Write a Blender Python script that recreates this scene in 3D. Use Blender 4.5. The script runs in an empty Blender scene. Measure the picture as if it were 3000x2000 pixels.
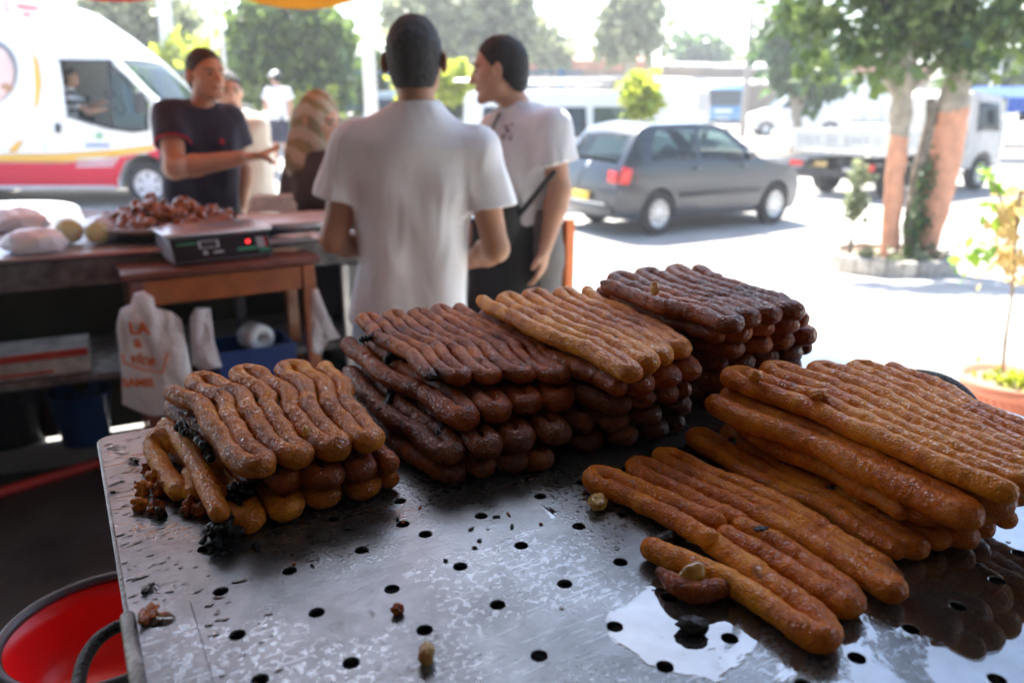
import bpy, bmesh, math, random
import numpy as np
from mathutils import Vector, Matrix, noise
from mathutils.geometry import delaunay_2d_cdt
random.seed(7); rng = np.random.default_rng(7)
S = bpy.context.scene; COL = S.collection
R = math.radians
# ------------------------------------------------------------------ camera
CAMH, PIT, FPX = 1.55, R(17), 2300.0
cam = bpy.data.cameras.new('camera'); cam_o = bpy.data.objects.new('camera', cam); COL.objects.link(cam_o)
cam_o.location = (0, 0, CAMH); cam_o.rotation_euler = (R(90) - PIT, 0, 0)
cam.sensor_width = 36; cam.lens = FPX / 3000 * 36; cam.clip_start = .02; cam.clip_end = 600
cam.dof.use_dof = True; cam.dof.focus_distance = .80; cam.dof.aperture_fstop = 4.2; cam.dof.aperture_blades = 0
S.camera = cam_o
# ------------------------------------------------------------------ world and sun
SUN_EL, SUN_AZ = R(57), R(-14)
w = bpy.data.worlds.new('World'); S.world = w; w.use_nodes = True
nt = w.node_tree; bg = nt.nodes['Background']
sky = nt.nodes.new('ShaderNodeTexSky'); sky.sky_type = 'NISHITA'; sky.sun_disc = False
sky.sun_elevation = SUN_EL; sky.sun_rotation = SUN_AZ; sky.air_density = 1.0; sky.dust_density = 1.2; sky.ozone_density = 1.0
nt.links.new(sky.outputs[0], bg.inputs[0]); bg.inputs[1].default_value = .10
sun = bpy.data.lights.new('sun', 'SUN'); sun.energy = 4.4; sun.angle = R(.5); sun.color = (1, .965, .91)
sun_o = bpy.data.objects.new('sun', sun); COL.objects.link(sun_o)
sd = Vector((math.sin(SUN_AZ) * math.cos(SUN_EL), math.cos(SUN_AZ) * math.cos(SUN_EL), math.sin(SUN_EL)))
sun_o.rotation_euler = sd.to_track_quat('Z', 'Y').to_euler()
S.view_settings.view_transform = 'Standard'; S.view_settings.look = 'None'
S.view_settings.exposure = 2.42; S.view_settings.gamma = 1; S.view_settings.use_curve_mapping = False
S.render.engine = 'CYCLES'; S.cycles.max_bounces = 6; S.cycles.transparent_max_bounces = 6
S.cycles.use_denoising = True; S.cycles.sample_clamp_indirect = 6
# ------------------------------------------------------------------ geometry helpers
FW = Vector((0, math.cos(PIT), -math.sin(PIT))); UP = Vector((0, math.sin(PIT), math.cos(PIT))); RT = Vector((1, 0, 0))
CAMP = Vector((0, 0, CAMH)); TZ = 1.17
def ray(x, y): return FW + RT * ((x - 1500) / FPX) - UP * ((y - 1000) / FPX)
def atz(x, y, z):
    d = ray(x, y); return CAMP + d * ((z - CAMH) / d.z)
def atd(x, y, D):
    d = ray(x, y); return CAMP + d * (D / d.y)
CR = {'p': (0, 0, 1), 'v': (0, 0, 1 / 1.27551), 'a': (2000, 1000, 2.351), 'b': (1650, 1250, 2.24), 'c': (250, 1150, 3.1367), 'd': (1000, 750, 1.68), 'e': (250, 1000, 1.96)}
def TP(k, x, y, z=0.0):
    ox, oy, s = CR[k]; return atz(ox + x / s, oy + y / s, TZ + z)
def tag(o, label=None, cat=None, group=None, kind=None):
    if label: o['label'] = label
    if cat: o['category'] = cat
    if group: o['group'] = group
    if kind: o['kind'] = kind
    return o
def empty(name, loc=(0, 0, 0), rz=0, label=None, cat=None, group=None):
    o = bpy.data.objects.new(name, None); COL.objects.link(o); o.location = loc; o.rotation_euler = (0, 0, rz)
    o.empty_display_size = .05
    return tag(o, label, cat, group)
def link(name, me, m=None, parent=None, smooth=True):
    o = bpy.data.objects.new(name, me); COL.objects.link(o)
    if m: me.materials.append(m)
    if parent: o.parent = parent
    if smooth and len(me.polygons): me.polygons.foreach_set('use_smooth', [True] * len(me.polygons))
    return o
def mesh(name, vs, fs, m=None, parent=None, smooth=False):
    me = bpy.data.meshes.new(name)
    me.from_pydata([tuple(v) for v in vs], [], [tuple(f) for f in fs]); me.update()
    return link(name, me, m, parent, smooth)
def bmobj(name, bm, m=None, parent=None, smooth=False, bevel=0, seg=2):
    bmesh.ops.recalc_face_normals(bm, faces=bm.faces)
    me = bpy.data.meshes.new(name); bm.to_mesh(me); bm.free()
    o = link(name, me, m, parent, smooth)
    if bevel:
        b = o.modifiers.new('bevel', 'BEVEL'); b.width = bevel; b.segments = seg; b.limit_method = 'ANGLE'; b.angle_limit = R(35)
        me.polygons.foreach_set('use_smooth', [True] * len(me.polygons))
        b.harden_normals = False
        me.set_sharp_from_angle(angle=R(45)) if hasattr(me, 'set_sharp_from_angle') else None
    return o
def box(bm, c, s, rz=0, rx=0, ry=0):
    M = Matrix.Translation(Vector(c)) @ Matrix.Rotation(rz, 4, 'Z') @ Matrix.Rotation(ry, 4, 'Y') @ Matrix.Rotation(rx, 4, 'X') @ Matrix.Diagonal((s[0], s[1], s[2], 1))
    bmesh.ops.create_cube(bm, size=1, matrix=M); return bm
def Box(name, c, s, m, parent=None, rz=0, bevel=.003, rx=0, ry=0):
    return bmobj(name, box(bmesh.new(), c, s, rz, rx, ry), m, parent, bevel=bevel)
def lathe(bm, prof, n=32, c=(0, 0, 0), M=None):
    rings = []
    for r, z in prof:
        rings.append([bm.verts.new((r * math.cos(2 * math.pi * i / n), r * math.sin(2 * math.pi * i / n), z)) for i in range(n)] if r > 1e-6 else [bm.verts.new((0, 0, z))])
    for a, b in zip(rings, rings[1:]):
        for i in range(n):
            j = (i + 1) % n
            if len(a) == 1 and len(b) == 1: continue
            if len(a) == 1: bm.faces.new((a[0], b[i], b[j]))
            elif len(b) == 1: bm.faces.new((a[i], b[0], a[j]))
            else: bm.faces.new((a[i], b[i], b[j], a[j]))
    vs = [v for r_ in rings for v in r_]
    T_ = Matrix.Translation(Vector(c)) @ (M or Matrix())
    for v in vs: v.co = T_ @ v.co
    return bm
def tube_arrays(pts, rad, n=12, up=None, caps=True, flat=1.0):
    P = np.array([tuple(p) for p in pts], float); rad = np.asarray(rad, float) if hasattr(rad, '__len__') else np.full(len(P), float(rad))
    tg = np.gradient(P, axis=0); tg /= np.linalg.norm(tg, axis=1)[:, None] + 1e-12
    if caps:                                   # rounded ends
        a = [(math.cos(t), math.sin(t)) for t in (R(15), R(40), R(65))]
        h0 = np.array([P[0] - tg[0] * rad[0] * c_ for c_, s_ in a]); h1 = np.array([P[-1] + tg[-1] * rad[-1] * c_ for c_, s_ in a[::-1]])
        P = np.vstack([h0, P, h1]); rad = np.concatenate([[rad[0] * s_ for c_, s_ in a], rad, [rad[-1] * s_ for c_, s_ in a[::-1]]])
        tg = np.vstack([[tg[0]] * 3, tg, [tg[-1]] * 3])
    if up is None:
        N = np.zeros_like(P); v = np.cross(tg[0], (0, 0, 1.0));
        if np.linalg.norm(v) < .1: v = np.cross(tg[0], (1.0, 0, 0))
        v /= np.linalg.norm(v)
        for i in range(len(P)):
            v = v - tg[i] * (v @ tg[i]); v /= np.linalg.norm(v) + 1e-12; N[i] = v
    else:
        N = np.cross(tg, np.array(up, float)); N /= np.linalg.norm(N, axis=1)[:, None] + 1e-12
    B = np.cross(tg, N)
    an = np.arange(n) * 2 * math.pi / n
    V = P[:, None, :] + rad[:, None, None] * (np.cos(an)[None, :, None] * N[:, None, :] + flat * np.sin(an)[None, :, None] * B[:, None, :])
    m_ = len(P); V = V.reshape(-1, 3); F = []
    for i in range(m_ - 1):
        for j in range(n):
            k = (j + 1) % n; F.append((i * n + j, i * n + k, (i + 1) * n + k, (i + 1) * n + j))
    F.append(tuple(range(n - 1, -1, -1))); F.append(tuple((m_ - 1) * n + j for j in range(n)))
    return V, F
def tube(name, pts, rad, m, parent=None, n=10, smooth=True):
    V, F = tube_arrays(pts, rad, n); return mesh(name, V, F, m, parent, smooth)
def tubebm(bm, pts, rad, n=8):
    V, F = tube_arrays(pts, rad, n); vs = [bm.verts.new(v) for v in V]
    for f in F: bm.faces.new([vs[i] for i in f])
    return bm
def spline(pts, m_=8):
    P = [Vector(p) for p in pts]; Q = [P[0] * 2 - P[1]] + P + [P[-1] * 2 - P[-2]]; out = []
    for i in range(1, len(Q) - 2):
        for j in range(m_):
            t = j / m_; a, b, c, d = Q[i - 1:i + 3]
            out.append(.5 * ((2 * b) + (c - a) * t + (2 * a - 5 * b + 4 * c - d) * t * t + (3 * b - a - 3 * c + d) * t ** 3))
    out.append(P[-1]); return out
def cdt(poly, holes=(), grid=0):
    """triangulate a 2D polygon with holes, optional interior grid points -> (points, faces)"""
    pts = [Vector((p[0], p[1])) for p in poly]; n = len(pts); edges = [(i, (i + 1) % n) for i in range(n)]
    cen = []
    for h in holes:
        k = len(pts); pts += [Vector((p[0], p[1])) for p in h]; edges += [(k + i, k + (i + 1) % len(h)) for i in range(len(h))]
    def inside(x, y, poly=poly):
        n = len(poly); c = False; j = n - 1
        for i in range(n):
            xi, yi = poly[i][0], poly[i][1]; xj, yj = poly[j][0], poly[j][1]
            if (yi > y) != (yj > y) and x < (xj - xi) * (y - yi) / (yj - yi) + xi: c = not c
            j = i
        return c
    if grid:
        xs = [p[0] for p in poly]; ys = [p[1] for p in poly]
        x = min(xs) + grid * .5
        while x < max(xs):
            y = min(ys) + grid * .5
            while y < max(ys):
                if inside(x, y): pts.append(Vector((x + 1e-4 * math.sin(y * 9), y)))
                y += grid
            x += grid
    V, _, F, *_ = delaunay_2d_cdt(pts, edges, [], 0, 1e-7)
    V = [(v.x, v.y) for v in V]; out = []
    for f in F:
        cx = sum(V[i][0] for i in f) / len(f); cy = sum(V[i][1] for i in f) / len(f)
        if not inside(cx, cy): continue
        if any(inside(cx, cy, h) for h in holes): continue
        out.append(f)
    return V, out
# ------------------------------------------------------------------ materials
def mat(name, col, rough=.5, metal=0, var=.15, scale=12, bump=0, bscale=80, coat=0, sss=0, spec=.5, trans=0, alpha=1, emis=None, ior=1.45, col2=None, detail=4, objc=True, translucent=0, sheen=0):
    m = bpy.data.materials.new(name); m.use_nodes = True; n = m.node_tree.nodes; l = m.node_tree.links; b = n['Principled BSDF']
    b.inputs['Roughness'].default_value = rough; b.inputs['Metallic'].default_value = metal; b.inputs['Specular IOR Level'].default_value = spec
    b.inputs['Coat Weight'].default_value = coat; b.inputs['Coat Roughness'].default_value = .08; b.inputs['Transmission Weight'].default_value = trans
    b.inputs['Alpha'].default_value = alpha; b.inputs['IOR'].default_value = ior; b.inputs['Sheen Weight'].default_value = sheen
    if sss: b.inputs['Subsurface Weight'].default_value = sss; b.inputs['Subsurface Radius'].default_value = (1, .35, .15); b.inputs['Subsurface Scale'].default_value = .01
    if emis: b.inputs['Emission Color'].default_value = (*emis[:3], 1); b.inputs['Emission Strength'].default_value = emis[3]
    tc = n.new('ShaderNodeTexCoord'); out = tc.outputs['Object']
    if var:
        nz = n.new('ShaderNodeTexNoise'); nz.inputs['Scale'].default_value = scale; nz.inputs['Detail'].default_value = detail; nz.inputs['Roughness'].default_value = .6
        l.new(out, nz.inputs['Vector'])
        rp = n.new('ShaderNodeValToRGB'); rp.color_ramp.elements[0].position = .32; rp.color_ramp.elements[1].position = .68
        a_ = [max(0, c * (1 - var)) for c in col]; b_ = [min(1, c * (1 + var)) for c in (col2 or col)] if not col2 else list(col2)
        rp.color_ramp.elements[0].color = (*a_, 1); rp.color_ramp.elements[1].color = (*b_, 1)
        l.new(nz.outputs[0], rp.inputs[0]); l.new(rp.outputs[0], b.inputs['Base Color'])
    else: b.inputs['Base Color'].default_value = (*col, 1)
    if bump:
        nb = n.new('ShaderNodeTexNoise'); nb.inputs['Scale'].default_value = bscale; nb.inputs['Detail'].default_value = 5
        l.new(out, nb.inputs['Vector']); bp = n.new('ShaderNodeBump'); bp.inputs['Strength'].default_value = bump; bp.inputs['Distance'].default_value = .01
        l.new(nb.outputs[0], bp.inputs['Height']); l.new(bp.outputs[0], b.inputs['Normal'])
    if translucent:
        t = n.new('ShaderNodeBsdfTranslucent'); mx = n.new('ShaderNodeMixShader'); mx.inputs[0].default_value = translucent
        if var: l.new(rp.outputs[0], t.inputs[0])
        else: t.inputs[0].default_value = (*col, 1)
        l.new(b.outputs[0], mx.inputs[1]); l.new(t.outputs[0], mx.inputs[2]); l.new(mx.outputs[0], n['Material Output'].inputs[0])
    return m
def leaf_mat(name, c1, c2, tr=.35):
    m = bpy.data.materials.new(name); m.use_nodes = True; n = m.node_tree.nodes; l = m.node_tree.links; b = n['Principled BSDF']
    g = n.new('ShaderNodeNewGeometry'); rp = n.new('ShaderNodeValToRGB'); rp.color_ramp.elements[0].color = (*c1, 1); rp.color_ramp.elements[1].color = (*c2, 1)
    l.new(g.outputs['Random Per Island'], rp.inputs[0]); l.new(rp.outputs[0], b.inputs['Base Color']); b.inputs['Roughness'].default_value = .45
    t = n.new('ShaderNodeBsdfTranslucent'); mx = n.new('ShaderNodeMixShader'); mx.inputs[0].default_value = tr
    hs = n.new('ShaderNodeHueSaturation'); hs.inputs['Value'].default_value = 1.7; hs.inputs['Saturation'].default_value = 1.1
    l.new(rp.outputs[0], hs.inputs['Color']); l.new(hs.outputs[0], t.inputs[0])
    l.new(b.outputs[0], mx.inputs[1]); l.new(t.outputs[0], mx.inputs[2]); l.new(mx.outputs[0], n['Material Output'].inputs[0])
    return m
def glass_mat(name, tint=(.75, .85, .88), rough=.03, tr=.55):
    m = bpy.data.materials.new(name); m.use_nodes = True; n = m.node_tree.nodes; l = m.node_tree.links; b = n['Principled BSDF']
    b.inputs['Base Color'].default_value = (.03, .04, .045, 1); b.inputs['Roughness'].default_value = rough; b.inputs['Specular IOR Level'].default_value = .9
    t = n.new('ShaderNodeBsdfTransparent'); t.inputs[0].default_value = (*tint, 1); mx = n.new('ShaderNodeMixShader'); mx.inputs[0].default_value = tr
    l.new(b.outputs[0], mx.inputs[1]); l.new(t.outputs[0], mx.inputs[2]); l.new(mx.outputs[0], n['Material Output'].inputs[0])
    return m
def dough_mat(name, light, mid, dark, bias=0.0):
    m = bpy.data.materials.new(name); m.use_nodes = True; n = m.node_tree.nodes; l = m.node_tree.links; b = n['Principled BSDF']
    tc = n.new('ShaderNodeTexCoord'); out = tc.outputs['Object']
    a = n.new('ShaderNodeTexNoise'); a.inputs['Scale'].default_value = 26; a.inputs['Detail'].default_value = 6; a.inputs['Roughness'].default_value = .62; a.inputs['Distortion'].default_value = .6
    l.new(out, a.inputs['Vector'])
    s = n.new('ShaderNodeTexNoise'); s.inputs['Scale'].default_value = 260; s.inputs['Detail'].default_value = 4; l.new(out, s.inputs['Vector'])
    mm = n.new('ShaderNodeMath'); mm.operation = 'MULTIPLY_ADD'; mm.inputs[1].default_value = .32; l.new(s.outputs[0], mm.inputs[0]); l.new(a.outputs[0], mm.inputs[2])
    at = n.new('ShaderNodeAttribute'); at.attribute_name = 'char'; at2 = n.new('ShaderNodeAttribute'); at2.attribute_name = 'tone'
    ad = n.new('ShaderNodeMath'); ad.operation = 'ADD'; l.new(mm.outputs[0], ad.inputs[0]); l.new(at2.outputs['Fac'], ad.inputs[1])
    sb = n.new('ShaderNodeMath'); sb.operation = 'SUBTRACT'; sb.inputs[1].default_value = .16 - bias; l.new(ad.outputs[0], sb.inputs[0])
    rp = n.new('ShaderNodeValToRGB'); e = rp.color_ramp.elements
    e[0].position = .26; e[0].color = (*light, 1); e[1].position = .84; e[1].color = (*dark, 1)
    x = e.new(.5); x.color = (*mid, 1)
    l.new(sb.outputs[0], rp.inputs[0])
    mx = n.new('ShaderNodeMix'); mx.data_type = 'RGBA'; l.new(at.outputs['Fac'], mx.inputs[0]); l.new(rp.outputs[0], mx.inputs[6]); mx.inputs[7].default_value = (.006, .005, .005, 1)
    l.new(mx.outputs[2], b.inputs['Base Color'])
    b.inputs['Roughness'].default_value = .55; b.inputs['Specular IOR Level'].default_value = .06; b.inputs['Coat Weight'].default_value = .9; b.inputs['Coat Roughness'].default_value = .05; b.inputs['Coat IOR'].default_value = 2.1; b.inputs['Coat Tint'].default_value = (1, .82, .62, 1)
    b.inputs['Subsurface Weight'].default_value = .3; b.inputs['Subsurface Radius'].default_value = (1, .30, .06); b.inputs['Subsurface Scale'].default_value = .0028
    f = n.new('ShaderNodeTexNoise'); f.inputs['Scale'].default_value = 520; f.inputs['Detail'].default_value = 2; f.inputs['Roughness'].default_value = .5; l.new(out, f.inputs['Vector'])
    g = n.new('ShaderNodeTexNoise'); g.inputs['Scale'].default_value = 190; g.inputs['Detail'].default_value = 2; l.new(out, g.inputs['Vector'])
    cw = n.new('ShaderNodeTexNoise'); cw.inputs['Scale'].default_value = 290; cw.inputs['Detail'].default_value = 3; cw.inputs['Roughness'].default_value = .8; l.new(out, cw.inputs['Vector'])
    cr_ = n.new('ShaderNodeValToRGB'); cr_.color_ramp.elements[0].position = .49; cr_.color_ramp.elements[1].position = .66; cr_.color_ramp.elements[0].color = (.08, .08, .08, 1); l.new(cw.outputs[0], cr_.inputs[0]); l.new(cr_.outputs[0], b.inputs['Coat Weight'])
    ma = n.new('ShaderNodeMath'); ma.operation = 'MULTIPLY_ADD'; ma.inputs[1].default_value = 1.5; l.new(g.outputs[0], ma.inputs[0]); l.new(f.outputs[0], ma.inputs[2])
    bp = n.new('ShaderNodeBump'); bp.inputs['Strength'].default_value = .65; bp.inputs['Distance'].default_value = .0025
    l.new(ma.outputs[0], bp.inputs['Height']); l.new(bp.outputs[0], b.inputs['Normal']); l.new(bp.outputs[0], b.inputs['Coat Normal'])
    return m
def add_folds(m, strength=.7, dist=.05, scl=(7, 7, 2.2), det=3):
    n = m.node_tree.nodes; l = m.node_tree.links; b = n['Principled BSDF']; tc = n.new('ShaderNodeTexCoord'); mp = n.new('ShaderNodeMapping'); mp.inputs['Scale'].default_value = scl; mp.inputs['Rotation'].default_value = (0, R(12), 0); l.new(tc.outputs['Object'], mp.inputs['Vector'])
    z = n.new('ShaderNodeTexNoise'); z.noise_type = 'RIDGED_MULTIFRACTAL'; z.inputs['Scale'].default_value = 1; z.inputs['Detail'].default_value = det; z.inputs['Distortion'].default_value = 1.0; l.new(mp.outputs[0], z.inputs['Vector'])
    bp = n.new('ShaderNodeBump'); bp.inputs['Strength'].default_value = strength; bp.inputs['Distance'].default_value = dist; l.new(z.outputs[0], bp.inputs['Height'])
    old = [k for k in n if k.type == 'BUMP' and k != bp]
    if old: l.new(bp.outputs[0], old[0].inputs['Normal'])
    else: l.new(bp.outputs[0], b.inputs['Normal'])
    for t in [k for k in n if k.type == 'BSDF_TRANSLUCENT']: l.new(bp.outputs[0], t.inputs['Normal'])
    return m
# ------------------------------------------------------------------ leaves, trees
def leaves(name, blobs, n, size, m, parent, long=1.6, shell=.45):
    vol = np.array([b[1][0] * b[1][1] * b[1][2] for b in blobs]) ** .8; cnt = (vol / vol.sum() * n).astype(int); Vs = []
    for (c, r_), k in zip(blobs, cnt):
        d = rng.normal(size=(k, 3)); d /= np.linalg.norm(d, axis=1)[:, None]; rr = rng.random(k) ** shell
        P = np.array(c) + d * rr[:, None] * np.array(r_)
        # clumping: pull to random clump centres
        cl = P[rng.integers(0, k, max(3, k // 22))]; idx = rng.integers(0, len(cl), k); P = P * .45 + cl[idx] * .55 + rng.normal(size=(k, 3)) * size * .9
        a = rng.normal(size=(k, 3)); a[:, 2] -= .25; a /= np.linalg.norm(a, axis=1)[:, None]; b_ = np.cross(a, rng.normal(size=(k, 3))); b_ /= np.linalg.norm(b_, axis=1)[:, None]
        s = size * (0.4 + 1.3 * rng.random(k) ** 1.5)[:, None]; nn = np.cross(a, b_) * s * .18
        Vs.append(np.stack([P, P + a * s * .5 * long + b_ * s * .5 + nn, P + a * s * long, P + a * s * .5 * long - b_ * s * .5 + nn], 1))
    V = np.concatenate(Vs).reshape(-1, 3); q = len(V) // 4
    me = bpy.data.meshes.new(name); me.vertices.add(len(V)); me.vertices.foreach_set('co', V.ravel())
    me.loops.add(q * 4); me.loops.foreach_set('vertex_index', np.arange(q * 4)); me.polygons.add(q)
    me.polygons.foreach_set('loop_start', np.arange(q) * 4); me.update(calc_edges=True)
    return link(name, me, m, parent, smooth=False)
def tree(name, loc, h, blobs, n, size, lm, bm_, label, group=None, tr=.15, limbs=None, cat='tree'):
    """blobs relative to loc"""
    t = empty(name, loc, 0, label, cat, group)
    leaves('crown', blobs, n, size, lm, t)
    bm = bmesh.new(); top = Vector(blobs[0][0])
    tubebm(bm, spline([(0, 0, -.1), (tr * .4, 0, h * .3), (top.x * .4, top.y * .4, h * .6), tuple(top)], 5), np.linspace(tr, tr * .35, 16), 8)
    for c, r_ in blobs[1:] if limbs is None else limbs:
        c = Vector(c); tubebm(bm, spline([(top.x * .3, top.y * .3, h * .45), tuple(c * .5 + Vector((0, 0, h * .32))), tuple(c)], 4), np.linspace(tr * .5, tr * .12, 9), 6)
    bmobj('trunk', bm, bm_, t, smooth=True); return t
# ------------------------------------------------------------------ signed distance modelling (people, bags)
def surfnets(D, org, h):
    ins = D < 0; sh = np.array(D.shape); cs = sh - 1; tot = int(cs.prod()); acc = np.zeros((tot, 3)); cnt = np.zeros(tot); quads = []
    for a in range(3):
        o1, o2 = [(1, 2), (2, 0), (0, 1)][a]
        s0 = [slice(None)] * 3; s1 = [slice(None)] * 3; s0[a] = slice(0, -1); s1[a] = slice(1, None)
        A, B = ins[tuple(s0)], ins[tuple(s1)]; I = np.argwhere(A != B)
        if not len(I): continue
        keep = np.all([(I[:, o1] > 0), (I[:, o2] > 0), (I[:, o1] < sh[o1] - 1), (I[:, o2] < sh[o2] - 1)], axis=0); I = I[keep]
        J = I.copy(); J[:, a] += 1; d0 = D[tuple(I.T)]; d1 = D[tuple(J.T)]; t = d0 / (d0 - d1)
        P = I.astype(float); P[:, a] += t; ids = []
        for u, v in ((0, 0), (-1, 0), (-1, -1), (0, -1)):
            K = I.copy(); K[:, o1] += u; K[:, o2] += v; q = (K[:, 0] * cs[1] + K[:, 1]) * cs[2] + K[:, 2]
            np.add.at(acc, q, P); np.add.at(cnt, q, 1); ids.append(q)
        Q = np.stack(ids, 1); fl = d0 > 0; Q[fl] = Q[fl][:, ::-1]; quads.append(Q)
    used = np.nonzero(cnt)[0]; mp = np.full(tot, -1); mp[used] = np.arange(len(used))
    V = acc[used] / cnt[used][:, None] * h + org
    return V, mp[np.concatenate(quads)]
class SDF:
    def __init__(s, lo, hi, h):
        s.lo = np.array(lo, float); s.h = h; s.n = np.ceil((np.array(hi) - s.lo) / h).astype(int) + 1
        s.D = np.full(s.n, .3, np.float32); s.ax = [s.lo[i] + np.arange(s.n[i]) * h for i in range(3)]
    def _sub(s, lo, hi):
        a = np.clip(((np.array(lo) - s.lo) / s.h).astype(int), 0, s.n); b = np.clip(((np.array(hi) - s.lo) / s.h).astype(int) + 2, 0, s.n)
        sl = tuple(slice(a[i], b[i]) for i in range(3))
        return sl, s.ax[0][sl[0]][:, None, None], s.ax[1][sl[1]][None, :, None], s.ax[2][sl[2]][None, None, :]
    def _add(s, sl, d, k):
        c = s.D[sl]; t = np.clip(.5 + .5 * (c - d) / k, 0, 1); s.D[sl] = c * (1 - t) + d * t - k * t * (1 - t)
    def cone(s, a, b, ra, rb, k=.02, cap=False):
        a = np.array(a, float); b = np.array(b, float); p = max(ra, rb) + .06 + k; sl, X, Y, Z = s._sub(np.minimum(a, b) - p, np.maximum(a, b) + p)
        v = b - a; L = v @ v + 1e-12; t = np.clip(((X - a[0]) * v[0] + (Y - a[1]) * v[1] + (Z - a[2]) * v[2]) / L, 0, 1)
        d = np.sqrt((X - a[0] - t * v[0]) ** 2 + (Y - a[1] - t * v[1]) ** 2 + (Z - a[2] - t * v[2]) ** 2) - (ra + t * (rb - ra))
        if cap: d = np.maximum(d, (((X - b[0]) * v[0] + (Y - b[1]) * v[1] + (Z - b[2]) * v[2]) / math.sqrt(L)))
        s._add(sl, d, k); return s
    def chain(s, pts, rs, k=.02):
        for i in range(len(pts) - 1): s.cone(pts[i], pts[i + 1], rs[i], rs[i + 1], k)
        return s
    def ell(s, c, r_, fr=None, k=.02):
        c = np.array(c, float); p = max(r_) + .06 + k; sl, X, Y, Z = s._sub(c - p, c + p); fr = np.eye(3) if fr is None else np.array(fr, float)
        q = [((X - c[0]) * f[0] + (Y - c[1]) * f[1] + (Z - c[2]) * f[2]) / r_[i] for i, f in enumerate(fr)]
        l_ = np.sqrt(q[0] ** 2 + q[1] ** 2 + q[2] ** 2); d = (l_ - 1) * min(r_) * (.6 + .4 * np.clip(l_, 0, 1)); s._add(sl, d, k); return s
    def loft(s, a, b, rt_, prof, k=.02, p_=2.4):
        """elliptic trunk from a to b; prof=[(t,halfwidth,halfdepth)]"""
        a = np.array(a, float); b = np.array(b, float); v = b - a; L = np.linalg.norm(v); v /= L; r0 = np.array(rt_, float); r0 -= v * (r0 @ v); r0 /= np.linalg.norm(r0); f = np.cross(v, r0)
        p = max(max(q[1:]) for q in prof) + .08; sl, X, Y, Z = s._sub(np.minimum(a, b) - p, np.maximum(a, b) + p)
        dx, dy, dz = X - a[0], Y - a[1], Z - a[2]; t = dx * v[0] + dy * v[1] + dz * v[2]; u = dx * r0[0] + dy * r0[1] + dz * r0[2]; q = dx * f[0] + dy * f[1] + dz * f[2]
        tt = [x[0] * L for x in prof]; w_ = np.interp(t, tt, [x[1] for x in prof]); e = np.interp(t, tt, [x[2] for x in prof])
        l_ = (np.abs(u / w_) ** p_ + np.abs(q / e) ** p_) ** (1 / p_); d = (l_ - 1) * np.minimum(w_, e); d = np.maximum(d, np.maximum(-t, t - L)); s._add(sl, d.astype(np.float32), k); return s
    def cut(s, p, n_):
        """keep the side opposite to n"""
        X, Y, Z = s.ax[0][:, None, None], s.ax[1][None, :, None], s.ax[2][None, None, :]
        s.D = np.maximum(s.D, ((X - p[0]) * n_[0] + (Y - p[1]) * n_[1] + (Z - p[2]) * n_[2]).astype(np.float32)); return s
    def fields(s): return s.ax[0][:, None, None], s.ax[1][None, :, None], s.ax[2][None, None, :]
    def obj(s, name, m, parent, origin=(0, 0, 0), disp=None):
        V, F = surfnets(s.D, s.lo, s.h)
        if not len(V): return None
        V = V - np.array(origin); me = bpy.data.meshes.new(name); me.from_pydata(V.tolist(), [], F.tolist()); me.update()
        # two rounds of light smoothing
        if disp:
            nr = np.zeros((len(V), 3)); me.vertices.foreach_get('normal', nr.ravel()) if False else None
            nr = np.array([v.normal[:] for v in me.vertices]); V = V + nr * disp(V + np.array(origin))[:, None]; me.vertices.foreach_set('co', V.ravel()); me.update()
        o = link(name, me, m, parent, True); sm = o.modifiers.new('smooth', 'SMOOTH'); sm.factor = .5; sm.iterations = 2; return o
# ================================================================== SETTING
def gz(x, y):
    """height of the street: level by the stall, dipping to the right, rising gently at the back left"""
    a = min(1, max(0, (y - 5.2) / 4.5)); a = a * a * (3 - 2 * a)
    b = min(1, max(0, (x + 4.5) / 6)); b = b * b * (3 - 2 * b)
    c = min(1, max(0, (y - 11) / 8)); c = c * c * (3 - 2 * c)
    e = min(1, max(0, (y - 19) / 14)); e = e * e * (3 - 2 * e)
    return -.42 * a * b + .38 * c * (1 - b) * (1 - e) + e * (.10 + .42 * b)
xs = np.unique(np.concatenate([np.linspace(-120, -20, 12), np.linspace(-20, 26, 70), np.linspace(26, 140, 12)])); ys = np.unique(np.concatenate([np.linspace(-30, 0, 6), np.linspace(0, 45, 90), np.linspace(45, 260, 16)]))
vs = [(x, y, gz(x, y)) for y in ys for x in xs]; nx = len(xs)
fs = [(j * nx + i, j * nx + i + 1, (j + 1) * nx + i + 1, (j + 1) * nx + i) for j in range(len(ys) - 1) for i in range(nx - 1)]
m_ground = mat('dusty_ground', (.38, .36, .33), .9, var=.5, scale=.35, bump=.5, bscale=14, detail=8)
tag(mesh('ground', vs, fs, m_ground, smooth=True), kind='structure')
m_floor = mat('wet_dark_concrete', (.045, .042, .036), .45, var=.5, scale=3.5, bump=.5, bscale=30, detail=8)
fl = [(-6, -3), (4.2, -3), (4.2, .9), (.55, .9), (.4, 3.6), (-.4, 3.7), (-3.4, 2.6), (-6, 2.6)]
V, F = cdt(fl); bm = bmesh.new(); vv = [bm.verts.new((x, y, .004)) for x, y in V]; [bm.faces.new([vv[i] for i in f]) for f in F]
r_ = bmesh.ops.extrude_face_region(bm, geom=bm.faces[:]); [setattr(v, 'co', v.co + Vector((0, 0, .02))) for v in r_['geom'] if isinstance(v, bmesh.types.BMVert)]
tag(bmobj('stall_floor', bm, m_floor), kind='structure')
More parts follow.
